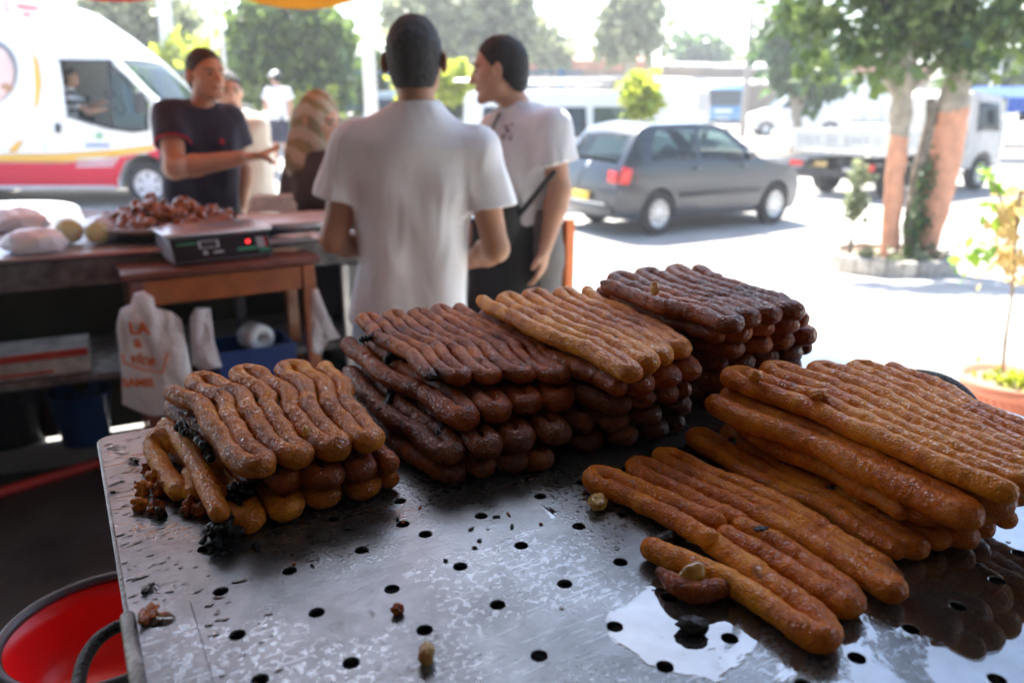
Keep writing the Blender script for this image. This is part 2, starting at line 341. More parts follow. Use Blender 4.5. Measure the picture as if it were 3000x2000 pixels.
# asphalt lane and kerb of the far median
m_asph = mat('worn_asphalt', (.20, .19, .18), .85, var=.2, scale=1.2, bump=.4, bscale=60)
def drape(name, poly, m, dz=.006, g=1.2, kind='structure'):
    V, F = cdt(poly, grid=g); return tag(mesh(name, [(x, y, gz(x, y) + dz) for x, y in V], F, m, smooth=True), kind=kind)
drape('road', [(-60, 20.5), (-20, 20.5), (0, 21), (20, 22), (60, 24), (60, 32), (20, 29.5), (-60, 29)], m_asph, .03, 2.5)
m_conc = mat('pale_concrete', (.46, .44, .40), .85, var=.2, scale=3, bump=.4, bscale=40)
m_dirt = mat('dry_dirt', (.22, .17, .12), .95, var=.35, scale=2.0, bump=.8, bscale=20)
def kerb(y0, x0, x1, n):
    k = empty('median_kerb', (x0, y0, gz(x0, y0)), 0, 'long low pale concrete kerb of the strip behind the flatbed truck' if x0 > 0 else 'low pale concrete kerb behind the walker in the white cap', 'kerb')
    L = (x1 - x0) / n
    for i in range(n):
        x = x0 + i * L + L / 2; Box('kerb_stone', (x - x0, 0, gz(x, y0) - gz(x0, y0) + .1), (L - .02, .35, .24), m_conc, k, bevel=.02)
kerb(24.2, 3, 27, 16); kerb(19.6, -9, 1, 8)
V, F = cdt([(3, 24.3), (27, 24.3), (28, 27.5), (3, 27)], grid=1.0); tag(mesh('median_dirt', [(x, y, gz(x, y) + .14 + .05 * noise.noise(Vector((x, y, 0)))) for x, y in V], F, m_dirt, smooth=True), kind='structure')
# ---------------------------------------------------------------- unseen shop shell added for shade behind and over the camera, and the parasol
m_wall = mat('shade_wall_plaster', (.24, .225, .20), .8, var=.12, scale=2, bump=.3)
m_slab = mat('shade_roof_paint', (.24, .235, .225), .8, var=.15, scale=2)
sh = empty('shop_building', (0, -2.2, 0), 0, 'unseen plastered shop shell with a roof slab, added to shade the frying table', 'building')
Box('wall', (-.5, -.15, 1.6), (11, .2, 3.2), m_wall, sh, bevel=.01)
Box('roof', (-1.0, 2.2, 2.85), (9.5, 4.5, .14), m_slab, sh, bevel=.01)  # unseen slab, front edge set to keep sun off the stacks
Box('wall', (3.0, 1.3, 1.39), (.2, 2.7, 2.78), m_wall, sh, bevel=.01); Box('wall', (-5.4, 2.2, 1.39), (.2, 4.4, 2.78), m_wall, sh, bevel=.01)  # unseen side walls added to cut fill light from the camera side
for x_ in ():
    Box('pillar', (x_, 3.7, 1.39), (.22, .22, 2.78), m_wall, sh, bevel=.01)
m_yel = mat('yellow_canvas', (.80, .36, .02), .75, var=.06, scale=5, translucent=.05); m_red = mat('red_canvas', (.62, .025, .025), .75, var=.08, scale=5, translucent=.03)
m_dark = mat('dark_painted_steel', (.03, .03, .032), .5, var=.2)
m_steel = mat('brushed_steel', (.55, .55, .56), .28, 1, var=.12, scale=14)
def parasol(cx, cy, r, zr, za, rot, tiltx):
    p = empty('cantilever_parasol', (cx, cy, 0), 0, 'red and yellow canvas parasol with scalloped hem over the counter', 'parasol')
    n = 8; TL = Matrix.Translation((0, 0, zr)) @ Matrix.Rotation(tiltx, 4, 'X') @ Matrix.Translation((0, 0, -zr))
    for i in range(n):
        a0, a1 = rot + i * 2 * math.pi / n, rot + (i + 1) * 2 * math.pi / n; vs = []; fs = []; K, J = 8, 6
        for j in range(J + 1):
            q = j / J
            for k in range(K + 1):
                t = k / K; A = Vector((math.cos(a0), math.sin(a0), 0)); B = Vector((math.cos(a1), math.sin(a1), 0)); d = A.lerp(B, t) * r * q
                vs.append(TL @ Vector((d.x, d.y, za + (zr - za) * q - .04 * math.sin(math.pi * t) * q)))
        for k in range(K + 1):                      # hanging scallop
            t = k / K; A = Vector((math.cos(a0), math.sin(a0), 0)); B = Vector((math.cos(a1), math.sin(a1), 0)); d = A.lerp(B, t) * r
            vs.append(TL @ Vector((d.x, d.y, zr - .04 * math.sin(math.pi * t) - .05 - .10 * math.sin(math.pi * t))))
        for j in range(J + 1):
            for k in range(K): a = j * (K + 1) + k; fs.append((a, a + 1, a + K + 2, a + K + 1))
        o = mesh('canvas_panel', vs, fs, m_yel if i % 2 else m_red, p, True); s_ = o.modifiers.new('s', 'SOLIDIFY'); s_.thickness = .002
        o['label'] = 'yellow canvas panel' if i % 2 else 'red canvas panel'
        e = TL @ Vector((math.cos(a0) * r, math.sin(a0) * r, zr)); c = TL @ Vector((0, 0, za - .02)); tube('rib', [c, e], .008, m_steel, p, 6)
    c = TL @ Vector((0, 0, za)); tube('hub', [c - Vector((0, 0, .12)), c + Vector((0, 0, .1))], .03, m_steel, p, 10)
    mx = -cx - 3.6; tube('mast', [(mx, .2, 0), (mx, .2, 2.9)], .035, m_steel, p, 12)
    tube('arm', [(mx, .2, 2.75), (mx * .5, .1, 2.98), c + Vector((0, 0, .1))], .025, m_steel, p, 10)
    Box('base_plate', (mx, .2, .03), (.7, .7, .05), m_dark, p)
parasol(-1.36, 3.60, 1.55, 2.295, 2.72, R(107), R(-1.5))
# ================================================================== TRAY
c0 = TP('p', 281, 1282); uu = Vector((.868, .497, 0)).normalized(); vvv = Vector((uu.y, -uu.x, 0)); TRA = math.atan2(uu.y, uu.x)
tray = empty('perforated_tray', (c0.x, c0.y, TZ), TRA, 'galvanised perforated draining tray wet with syrup and holding the fried pastries', 'tray')
def tl(p): d = Vector(p) - Vector((c0.x, c0.y, TZ)); return Vector((d.dot(uu), -d.dot(vvv), d.z))   # tray local: x along back edge, y = -v
W_, Dp = 1.02, .86
holes_px = [(470,1260),(507,1357),(545,1457),(597,1560),(665,1310),(727,1406),(806,1521),(830,1262),(900,1352),(975,1446),(1057,1300),(977,1226),(1143,1388),(1238,1505),(1105,1184),(1197,1252),(1297,1340),(1412,1438),(1527,1530),(1241,1139),(1330,1208),(1425,1290),(1537,1370),(1676,1465),(1336,1107),(1440,1076),(1968,1510),(2092,1443),(2200,1390),(2290,1332),(2342,1270),(2290,1560),(925,1203),(918,1150),(1048,1117),(1270,1055),(765,1190),(1432,1180),(1846,1572),(1620,1100),(1800,1330),(1345,1640),(1100,1610),(1640,1630),(840,1640),(650,1680)]
def circ(c, r, n=18): return [(c.x + r * math.cos(2 * math.pi * i / n), c.y + r * math.sin(2 * math.pi * i / n)) for i in range(n)]
hc = [tl(TP('v', x, y)) for x, y in holes_px]
hc = [h for h in hc if .03 < h.x < W_ - .03 and -Dp + .03 < h.y < -.03]
HR = .0061
rc = .018
def rrect(x0, y0, x1, y1, r, n=6):
    out = []
    for cx, cy, a in ((x1 - r, y1 - r, 0), (x0 + r, y1 - r, 90), (x0 + r, y0 + r, 180), (x1 - r, y0 + r, 270)):
        out += [(cx + r * math.cos(R(a + 90 * i / n)), cy + r * math.sin(R(a + 90 * i / n))) for i in range(n + 1)]
    return out
poly = rrect(0, -Dp, W_, 0, rc); V, F = cdt(poly, [circ(h, HR) for h in hc])
bm = bmesh.new(); vt = [bm.verts.new((x, y, 0)) for x, y in V]
for f in F: bm.faces.new([vt[i] for i in f])
r_ = bmesh.ops.extrude_face_region(bm, geom=bm.faces[:]); [setattr(v, 'co', v.co - Vector((0, 0, .004))) for v in r_['geom'] if isinstance(v, bmesh.types.BMVert)]
# --- wet galvanised metal
m_tray = bpy.data.materials.new('wet_galvanised_steel'); m_tray.use_nodes = True
n = m_tray.node_tree.nodes; l = m_tray.node_tree.links; b = n['Principled BSDF']; tc = n.new('ShaderNodeTexCoord'); oc = tc.outputs['Object']
def N(t, **k):
    x = n.new(t)
    for a_, v_ in k.items(): setattr(x, a_, v_)
    return x
def ramp(inp, p0, p1, c0_=(0, 0, 0), c1_=(1, 1, 1)):
    r = n.new('ShaderNodeValToRGB'); r.color_ramp.elements[0].position = p0; r.color_ramp.elements[1].position = p1
    r.color_ramp.elements[0].color = (*c0_, 1); r.color_ramp.elements[1].color = (*c1_, 1); l.new(inp, r.inputs[0]); return r.outputs[0]
def math_(op, a_, b_=None, c_=None):
    x = n.new('ShaderNodeMath'); x.operation = op
    for i, v_ in enumerate((a_, b_, c_)):
        if v_ is None: continue
        if isinstance(v_, (int, float)): x.inputs[i].default_value = v_
        else: l.new(v_, x.inputs[i])
    return x.outputs[0]
def nz(scale, detail=4, rough=.55, dist=0, vec=None):
    x = n.new('ShaderNodeTexNoise'); x.inputs['Scale'].default_value = scale; x.inputs['Detail'].default_value = detail; x.inputs['Roughness'].default_value = rough; x.inputs['Distortion'].default_value = dist
    l.new(vec or oc, x.inputs['Vector']); return x.outputs[0]
vo = n.new('ShaderNodeTexVoronoi'); vo.inputs['Scale'].default_value = 85; l.new(oc, vo.inputs['Vector'])
base = n.new('ShaderNodeMix'); base.data_type = 'RGBA'; l.new(ramp(nz(9, 8, .65, .4), .35, .66), base.inputs[0]); base.inputs[6].default_value = (.15, .16, .165, 1); base.inputs[7].default_value = (.28, .30, .315, 1)
b2 = n.new('ShaderNodeMix'); b2.data_type = 'RGBA'; b2.blend_type = 'MULTIPLY'; b2.inputs[0].default_value = .22; l.new(base.outputs[2], b2.inputs[6]); l.new(ramp(vo.outputs['Color'], .1, .9, (.6, .6, .62), (1, 1, 1)), b2.inputs[7])
b3 = n.new('ShaderNodeMix'); b3.data_type = 'RGBA'; l.new(ramp(nz(34, 7, .7, .5), .60, .70), b3.inputs[0]); l.new(b2.outputs[2], b3.inputs[6]); b3.inputs[7].default_value = (.10, .10, .095, 1)
l.new(b3.outputs[2], b.inputs['Base Color']); b.inputs['Metallic'].default_value = .82
xyz = n.new('ShaderNodeSeparateXYZ'); l.new(oc, xyz.inputs[0])
fx = math_('MULTIPLY', math_('SUBTRACT', xyz.outputs[0], .40), .75); fy = math_('MULTIPLY', math_('ADD', xyz.outputs[1], .52), -.45)
wet = ramp(math_('ADD', nz(6.5, 5, .55, 1.1), math_('ADD', fx, fy)), .555, .575)                      # syrup pools with crisp outlines
mp = n.new('ShaderNodeMapping'); mp.inputs['Rotation'].default_value = (0, 0, R(58)); mp.inputs['Scale'].default_value = (1, 14, 1); l.new(oc, mp.inputs['Vector'])
streak = math_('MULTIPLY', ramp(nz(16, 5, .6, .2, mp.outputs[0]), .60, .63), ramp(nz(4, 3), .46, .56))
rough = math_('MULTIPLY_ADD', wet, -.42, math_('MULTIPLY_ADD', nz(60, 5), .16, .23))
rough2 = math_('MAXIMUM', math_('MULTIPLY_ADD', streak, -.22, rough), .035)
spk = math_('MULTIPLY', ramp(nz(150, 4, .6, .3), .545, .56), ramp(math_('ADD', nz(8, 3), math_('MULTIPLY', xyz.outputs[1], -.45)), .66, .78))
rough3 = math_('MULTIPLY_ADD', spk, -.30, rough2); rough4 = math_('MAXIMUM', rough3, .035)
l.new(rough4, b.inputs['Roughness'])
b.inputs['Coat Weight'].default_value = 0
l.new(math_('MULTIPLY', wet, .9), b.inputs['Coat Weight']); b.inputs['Coat Roughness'].default_value = .03; b.inputs['Coat IOR'].default_value = 1.5
hgt = math_('ADD', math_('MULTIPLY', nz(300, 3), math_('SUBTRACT', 1.0, wet)), math_('ADD', math_('MULTIPLY', nz(7, 2), 5.0), math_('MULTIPLY', wet, 1.1)))
bp = n.new('ShaderNodeBump'); bp.inputs['Strength'].default_value = .22; bp.inputs['Distance'].default_value = .0014; l.new(hgt, bp.inputs['Height']); l.new(bp.outputs[0], b.inputs['Normal'])
b.inputs['Coat Normal'].default_value = (0, 0, 0)
top = bmobj('tray_top', bm, m_tray, tray); bv = top.modifiers.new('bevel', 'BEVEL'); bv.width = .0009; bv.segments = 2; bv.limit_method = 'ANGLE'; bv.angle_limit = R(60)
m_edge = mat('grimy_steel_edge', (.20, .19, .18), .38, .8, var=.45, scale=30, bump=.4, bscale=200)
m_black = mat('plain_black', (.010, .010, .010), .6, var=.3)
# folded lower pan under the sheet, with the dark gap between them
bm = bmesh.new(); P1 = rrect(.003, -Dp, W_ - .003, -.003, rc); n_ = len(P1)
for k, (z0, z1) in enumerate(((-.010, -.040),)):
    a_ = [bm.verts.new((x, y, z0)) for x, y in P1]; b_ = [bm.verts.new((x, y, z1)) for x, y in P1]
    for i in range(n_): bm.faces.new((a_[i], a_[(i + 1) % n_], b_[(i + 1) % n_], b_[i]))
    bm.faces.new(b_)
o = bmobj('drip_pan', bm, m_edge, tray); s_ = o.modifiers.new('s', 'SOLIDIFY'); s_.thickness = .0022
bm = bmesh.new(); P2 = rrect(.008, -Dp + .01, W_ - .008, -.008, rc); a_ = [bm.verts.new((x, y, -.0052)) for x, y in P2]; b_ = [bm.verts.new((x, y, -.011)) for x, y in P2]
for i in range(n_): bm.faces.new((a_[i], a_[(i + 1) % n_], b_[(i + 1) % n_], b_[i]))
bmobj('gap_shade_band', bm, m_black, tray)  # black band painted in as the shade between sheet and pan
# hem strip overlapping on the left edge towards the camera
hs = tl(TP('p', 470, 1790)); he = -Dp + .002
bm = bmesh.new(); Ps = [(.001, he), (.046, he), (.047, hs.y - .004), (.041, hs.y + .006), (.010, hs.y + .010), (.001, hs.y)]
a_ = [bm.verts.new((x, y, .0005)) for x, y in Ps]; b_ = [bm.verts.new((x, y, .0032)) for x, y in Ps]
bm.faces.new(b_); [bm.faces.new((a_[i], a_[(i + 1) % 6], b_[(i + 1) % 6], b_[i])) for i in range(6)]
bmobj('hem_strip', bm, m_tray, tray, bevel=.0008)
o = tube('rolled_edge', [(.002, hs.y, .002), (.002, he, .002)], .0058, m_edge, tray, 10)
tube('rolled_edge', [(.002, -.02, -.0015), (.002, hs.y, -.0015)], .0022, m_edge, tray, 8)
# handles: bent black rods
m_rod = mat('sooty_rod', (.025, .025, .027), .42, .4, var=.5, scale=60, bump=.7, bscale=300)
h1, h2 = tl(TP('p', 322, 1838, -.015)), tl(TP('p', 335, 1990, -.015))
yc = h1.y
tube('handle', spline([(.004, yc + .004, -.016), (-.020, yc - .006, -.018), (-.034, yc - .035, -.022), (-.036, yc - .085, -.024), (-.022, yc - .12, -.020), (.004, yc - .13, -.016)], 8), .0052, m_rod, tray)
A_, B_ = tl(TP('p', 2640, 1092, .0)), tl(TP('p', 2862, 1190, .0))
ymid = (A_.y + B_.y) / 2
hr = [tl(TP('p', x, y, z)) for x, y, z in ((2600, 1120, .0), (2640, 1098, .012), (2690, 1093, .02), (2745, 1103, .028), (2790, 1122, .03), (2830, 1152, .026), (2857, 1187, .018), (2872, 1225, .008), (2880, 1270, .0))]
tube('handle', spline(hr, 6), .0062, m_rod, tray)
# droplets: little syrup beads along the left rim, and a few over the sheet
m_syr = bpy.data.materials.new('clear_syrup'); m_syr.use_nodes = True; n_s = m_syr.node_tree.nodes; n_s.remove(n_s['Principled BSDF']); gl_ = n_s.new('ShaderNodeBsdfGlossy'); gl_.inputs['Roughness'].default_value = .03; tp_ = n_s.new('ShaderNodeBsdfTransparent'); tp_.inputs[0].default_value = (.93, .90, .86, 1); fr_n = n_s.new('ShaderNodeFresnel'); fr_n.inputs[0].default_value = 1.7; mx_ = n_s.new('ShaderNodeMixShader')
for a_, b_ in ((fr_n.outputs[0], mx_.inputs[0]), (tp_.outputs[0], mx_.inputs[1]), (gl_.outputs[0], mx_.inputs[2]), (mx_.outputs[0], n_s['Material Output'].inputs[0])): m_syr.node_tree.links.new(a_, b_)
bm = bmesh.new()
def bead(x, y, r, asp=1.0, rot=0, hh=.55, z=0.0):
    n_ = 10; rings = []
    for q in (1, .8, .45): rings.append([bm.verts.new((x + (math.cos(a) * math.cos(rot) * asp - math.sin(a) * math.sin(rot)) * r * q, y + (math.cos(a) * math.sin(rot) * asp + math.sin(a) * math.cos(rot)) * r * q, z + .0002 + r * hh * math.sqrt(max(0, 1 - q * q)))) for a in [2 * math.pi * i / n_ for i in range(n_)]])
    for a, b_ in zip(rings, rings[1:]):
        for i in range(n_): bm.faces.new((a[i], a[(i + 1) % n_], b_[(i + 1) % n_], b_[i]))
    t = bm.verts.new((x, y, z + .0002 + r * hh)); [bm.faces.new((rings[-1][i], rings[-1][(i + 1) % n_], t)) for i in range(n_)]
for i in range(420):
    x = abs(random.gauss(0, .045)) + .006; y = -random.uniform(.02, .62)
    if x > .16 or (x < .05 and y < hs.y): continue
    r = min(.0042, .0006 + random.expovariate(1 / .0008)); bead(x, y, r, random.uniform(1, 2.1), random.gauss(.1, .35), random.uniform(.22, .34))
for i in range(70): bead(random.uniform(.05, .3), -random.uniform(.004, .05), .001 + random.random() * .003, 1.3, 0)
for h in hc:
    if random.random() < .04: bead(h.x + random.uniform(-.002, .002), h.y + random.uniform(-.001, .002), HR * random.uniform(.92, 1.02), 1.0, 0, .06, -.0008)
for i in range(60): bead(random.uniform(.15, .95), -random.uniform(.1, .8), .0006 + random.random() * .0015, 1.2, random.random())
o = bmobj('syrup_droplets', bm, m_syr, tray, smooth=True); o['kind'] = 'stuff'
# the stand and the red tub beneath the tray
m_stand = mat('blackened_steel', (.04, .038, .036), .55, .5, var=.4, scale=15)
st = empty('burner_stand', (c0.x, c0.y, 0), TRA, 'blackened steel stand carrying the perforated tray', 'stand')
for a_ in (.30, .86):
    for b_ in (-.36, -.78): Box('leg', (a_, b_, .55), (.035, .035, 1.10), m_stand, st)
Box('frame', (.58, -.57, 1.114), (.62, .48, .025), m_stand, st)
m_redp = mat('red_plastic', (.92, .012, .012), .32, var=.08, scale=6, spec=.5); m_rim = mat('dark_plastic_rim', (.05, .045, .05), .35, var=.2)
ZR = .86
pts = [atz(0, 1893, ZR), atz(100, 1788, ZR), atz(200, 1735, ZR), atz(318, 1697, ZR)]
Am = np.array([[2 * p.x, 2 * p.y, 1] for p in pts]); bb = np.array([p.x ** 2 + p.y ** 2 for p in pts]); sol = np.linalg.lstsq(Am, bb, rcond=None)[0]
tr_ = math.sqrt(sol[2] + sol[0] ** 2 + sol[1] ** 2); tc_ = (sol[0], sol[1]); print('TUB', tc_, tr_)
tub = empty('red_tub', (tc_[0], tc_[1], 0), 0, 'red plastic tub with a dark rim under the left corner of the tray', 'tub')
bm = lathe(bmesh.new(), [(0, ZR - .10), (tr_ * .7, ZR - .10), (tr_ * .86, ZR - .085), (tr_ * .955, ZR - .03), (tr_ * .99, ZR), (tr_ * 1.02, ZR), (tr_ * 1.0, ZR - .05), (tr_ * .86, ZR - .42), (tr_ * .84, 0), (0, 0)], 72)
bmobj('tub_body', bm, m_redp, tub, smooth=True, bevel=0)
bm = bmesh.new(); V, F = tube_arrays([(tr_ * 1.005 * math.cos(a), tr_ * 1.005 * math.sin(a), ZR + .003) for a in np.linspace(0, 2 * math.pi, 97)], .0075, 8, caps=False)
mesh('rim', V, F, m_rim, tub, True)
# ================================================================== PASTRIES
LIGHT, MID, DARK = (.66, .27, .045), (.36, .10, .018), (.075, .022, .012)
d_amber = dough_mat('glazed_dough_amber', (.80, .30, .016), (.58, .15, .008), (.24, .045, .006), -.08)
d_brown = dough_mat('glazed_dough_brown', (.56, .155, .012), (.28, .055, .007), (.080, .016, .007), -.01)
d_dark = dough_mat('glazed_dough_dark', (.34, .09, .012), (.14, .032, .008), (.040, .011, .007), .02)
d_gold = dough_mat('glazed_dough_golden', (.80, .34, .028), (.54, .16, .012), (.19, .042, .008), -.03)
def nval(v, s, o=0): return noise.noise(Vector((v[0] * s + o, v[1] * s - o, v[2] * s + 3 * o)))
def strand(name, pts, rad, m, parent, seed=0, char0=0, char1=0, step=.0034, n=18, tone=0.0, flat=.98):
    """one rope of dough along a path: uneven, rounded, scorched at the ends if asked"""
    P = [Vector(p) for p in pts]; L = [0]
    for a, b_ in zip(P, P[1:]): L.append(L[-1] + (b_ - a).length)
    m_ = max(8, int(L[-1] / step)); T_ = np.linspace(0, L[-1], m_); Q = np.array([[np.interp(t, L, [p[i] for p in P]) for i in range(3)] for t in T_])
    for _ in range(3): Q[1:-1] = Q[1:-1] * .5 + (Q[:-2] + Q[2:]) * .25
    rr = np.interp(T_, L, rad) if hasattr(rad, '__len__') else np.full(m_, rad)
    rr = rr * np.array([1 + .11 * nval(q, 38, seed) + .08 * nval(q, 120, seed + 5) for q in Q])
    tg_ = np.gradient(Q, axis=0); tg_ /= np.linalg.norm(tg_, axis=1)[:, None] + 1e-9; cv = np.linalg.norm(np.gradient(tg_, axis=0), axis=1) / step; cv = np.convolve(np.clip(cv / 90, 0, 1), np.ones(5) / 5, 'same'); rr = rr * (1 + .09 * cv)
    if char0: k = np.clip(1 - T_ / .016, 0, 1); rr = rr * (1 - .45 * k)
    if char1: k = np.clip(1 - (L[-1] - T_) / .016, 0, 1); rr = rr * (1 - .45 * k)
    V, F = tube_arrays(Q, rr, n, up=(0, 0, 1), flat=flat)
    out = np.empty_like(V); ch = np.zeros(len(V)); rows = len(V) // n
    ctr = V.reshape(rows, n, 3).mean(1)
    for i, v in enumerate(V):
        c = ctr[i // n]; d = v - c; k = 1 + .10 * nval(v, 75, seed + 1) + .09 * nval(v, 190, seed + 2) + .03 * nval(v, 420, seed + 4); out[i] = c + d * k
    dist0 = np.linalg.norm(out - Q[0], axis=1); dist1 = np.linalg.norm(out - Q[-1], axis=1)
    if char0: ch = np.maximum(ch, np.clip(char0 * (1.25 - dist0 / .016), 0, 1))
    if char1: ch = np.maximum(ch, np.clip(char1 * (1.25 - dist1 / .016), 0, 1))
    sp = np.array([max(0, nval(v, 60, seed + 9) - .60) * 5 for v in out]); ch = np.clip(np.maximum(ch, sp), 0, 1)
    o = mesh(name, out, F, m, parent, True); at = o.data.attributes.new('char', 'FLOAT', 'POINT'); at.data.foreach_set('value', ch.astype(np.float32))
    tn = tone + np.array([.20 * nval(v, 9, seed + 3) for v in out]) ; t2 = o.data.attributes.new('tone', 'FLOAT', 'POINT'); t2.data.foreach_set('value', tn.astype(np.float32)); return o
def lattice_path(A0, A1, B0, B1, n, first='far', sag=0.0, wig=.0055, seed=0, seglen=12, bow=0.0, mid=(0, 0)):
    """zigzag: strands run far (A) to near (B), U-turn by U-turn"""
    rnd = random.Random(seed); pts = []; far = first == 'far'
    nearpair = 1 if first == 'far' else 0                         # strands i,i+1 joined at the near end when (i + nearpair) is odd
    for i in range(n):
        q = i / (n - 1); g_ = .05 / (n - 1); sgn = 1 if (i % 2 == 0) == (first == 'far') else -1
        a, b_ = A0.lerp(A1, q - g_ * sgn * .8), B0.lerp(B1, q + g_ * sgn); a = a + Vector((0, 0, bow * math.sin(math.pi * q)))
        d = (b_ - a); side = (B1 - B0).normalized(); pit = ((A1 - A0).length + (B1 - B0).length) / 2 / (n - 1)
        je, jb = rnd.uniform(-.006, .006), rnd.uniform(-.006, .006); s = []
        u = d.normalized()
        for k in range(seglen + 1):
            t = k / seglen; p = a + u * je + (d + u * (jb - je)) * t
            lat = wig * (math.sin(t * 7.5 + q * .9 + seed) + .45 * math.sin(t * 15 - q * 1.3 + seed * 2)) + mid[0] * math.exp(-((t - .5) / .22) ** 2) + wig * .35 * rnd.uniform(-1, 1)
            p = p + side * lat + Vector((0, 0, sag * math.sin(math.pi * t) + mid[1] * math.exp(-((t - .45) / .25) ** 2) + .0012 * rnd.uniform(-1, 1))); s.append(p)
        if not (far if i % 2 == 0 else not far): s.reverse()
        if pts:                                              # U-turn between previous end and this start
            e = pts[-1]; c = (e + s[0]) / 2; r_ = (s[0] - e) / 2; o_ = (e - pts[-3]).normalized() * r_.length * 1.15
            for aa in (35, 65, 90, 115, 145): t = R(aa); pts.append(c - r_ * math.cos(t) + o_ * math.sin(t))
        pts += s
    return pts, pit
def pastry(label, k, A0, A1, B0, B1, n, z, m, group, seed=0, first='far', c0=0, c1=0, tone=0.0, rs=.488, **kw):
    za, zb = z if isinstance(z, tuple) else (z, z); A0, A1 = (TP(k, *A0, za), TP(k, *A1, za)); B0, B1 = (TP(k, *B0, zb), TP(k, *B1, zb))
    pts, pit = lattice_path(A0, A1, B0, B1, n, first, seed=seed, **kw); c = (A0 + A1 + B0 + B1) / 4
    o = strand('fried_pastry', [p - c for p in pts], pit * rs, m, None, seed * 1.7, c0, c1, tone=tone); o.location = c
    tag(o, label, 'pastry', group); return o
G1, G2, G3, G4, G5 = ('pastries of the front left stack', 'pastries of the middle left stack', 'pastries of the centre back stack', 'pastries of the far right stack', 'pastries of the large right stack')
v = 'v'
# front left stack
pastry('bottom fried dough lattice of the front left stack, lying on the tray', v, (385, 985), (740, 930), (538, 1188), (905, 1100), 9, .0125, d_gold, G1, 3, tone=.02)
pastry('middle fried dough lattice of the front left stack with a charred end', v, (402, 938), (752, 880), (600, 1108), (888, 1062), 8, .036, d_brown, G1, 4, first='near', c0=1, tone=.04)
pastry('top fried dough lattice of the front left stack, golden brown with a burnt tail', v, (402, 893), (748, 850), (572, 1068), (862, 1005), 8, .060, d_gold, G1, 5, c0=.9, tone=.03, mid=(0, .004), bow=.004, rs=.50)
# middle left stack
pastry('bottom fried dough lattice of the middle left stack, dark brown', v, (800, 900), (1080, 840), (1000, 1085), (1238, 1045), 8, .0125, d_dark, G2, 6, tone=-.02)
pastry('second lowest fried dough lattice of the middle left stack, almost burnt', v, (795, 855), (1080, 800), (995, 1040), (1280, 990), 8, .036, d_dark, G2, 7, c1=.7)
pastry('third fried dough lattice up in the middle left stack with scorched crumbs', v, (800, 795), (1085, 745), (1040, 955), (1305, 905), 8, .060, d_brown, G2, 8, first='far', tone=.05)
pastry('top fried dough lattice of the middle left stack, reddish brown with a charred tip', v, (834, 737), (1058, 708), (1000, 868), (1292, 852), 9, (.088, .084), d_brown, G2, 9, first='near', c0=1, tone=.0, rs=.50)
# centre back stack
pastry('bottom fried dough lattice of the centre back stack', v, (1120, 880), (1340, 840), (1340, 1005), (1550, 972), 7, .0125, d_dark, G3, 10)
pastry('second fried dough lattice from the bottom of the centre back stack', v, (1115, 840), (1345, 800), (1350, 968), (1562, 925), 7, .036, d_dark, G3, 11, first='near')
pastry('third fried dough lattice from the bottom of the centre back stack', v, (1110, 785), (1350, 750), (1380, 925), (1555, 895), 7, .060, d_dark, G3, 12)
pastry('fourth fried dough lattice of the centre back stack, under the light one', v, (1110, 735), (1350, 705), (1410, 890), (1585, 845), 7, .084, d_brown, G3, 13, first='near', tone=.03)
pastry('top fried dough lattice of the centre back stack, the palest golden one', v, (1106, 697), (1338, 672), (1432, 852), (1566, 790), 8, .108, d_gold, G3, 14, tone=-.03, mid=(0, .003))
# far right stack
pastry('lowest fried dough lattice of the far right stack', v, (1385, 800), (1600, 760), (1620, 905), (1800, 860), 7, .0125, d_dark, G4, 15)
pastry('second fried dough lattice from the bottom of the far right stack', v, (1385, 770), (1610, 730), (1640, 872), (1820, 835), 7, .036, d_brown, G4, 16, tone=.05)
pastry('third fried dough lattice from the bottom of the far right stack', v, (1385, 735), (1620, 695), (1655, 835), (1845, 800), 8, .060, d_dark, G4, 17, first='near')
pastry('fourth fried dough lattice of the far right stack with an orange edge', v, (1390, 705), (1625, 670), (1640, 800), (1848, 765), 8, .084, d_brown, G4, 18, tone=.05)
pastry('fifth fried dough lattice of the far right stack, just under the top one', v, (1385, 680), (1600, 645), (1630, 768), (1825, 735), 8, .108, d_brown, G4, 19, first='near')
pastry('top fried dough lattice of the far right stack, reddish dark brown with a scorched end', v, (1372, 652), (1592, 622), (1655, 742), (1820, 708), 8, .131, d_brown, G4, 20, c0=1, tone=.10)
# large right stack
a = 'a'
pastry('bottom fried dough lattice of the large right stack', a, (80, 690), (900, 560), (1440, 1420), (2100, 1240), 9, .0115, d_amber, G5, 21, first='near', tone=.08, rs=.53)
pastry('second fried dough lattice of the large right stack with a pale broken end', a, (420, 600), (1150, 430), (1545, 1175), (2215, 1185), 8, .0335, d_amber, G5, 22, first='near', tone=.06, rs=.545)
pastry('third fried dough lattice of the large right stack, just under the top one', a, (215, 415), (1300, 290), (1850, 1150), (2560, 870), 9, .056, d_amber, G5, 23, tone=.05, rs=.545)
pastry('top fried dough lattice of the large right stack, glossy bright amber', a, (350, 265), (1455, 205), (2185, 1010), (2640, 745), 9, (.080, .076), d_amber, G5, 24, tone=-.04, bow=.006, rs=.52, wig=.0035, first='near')
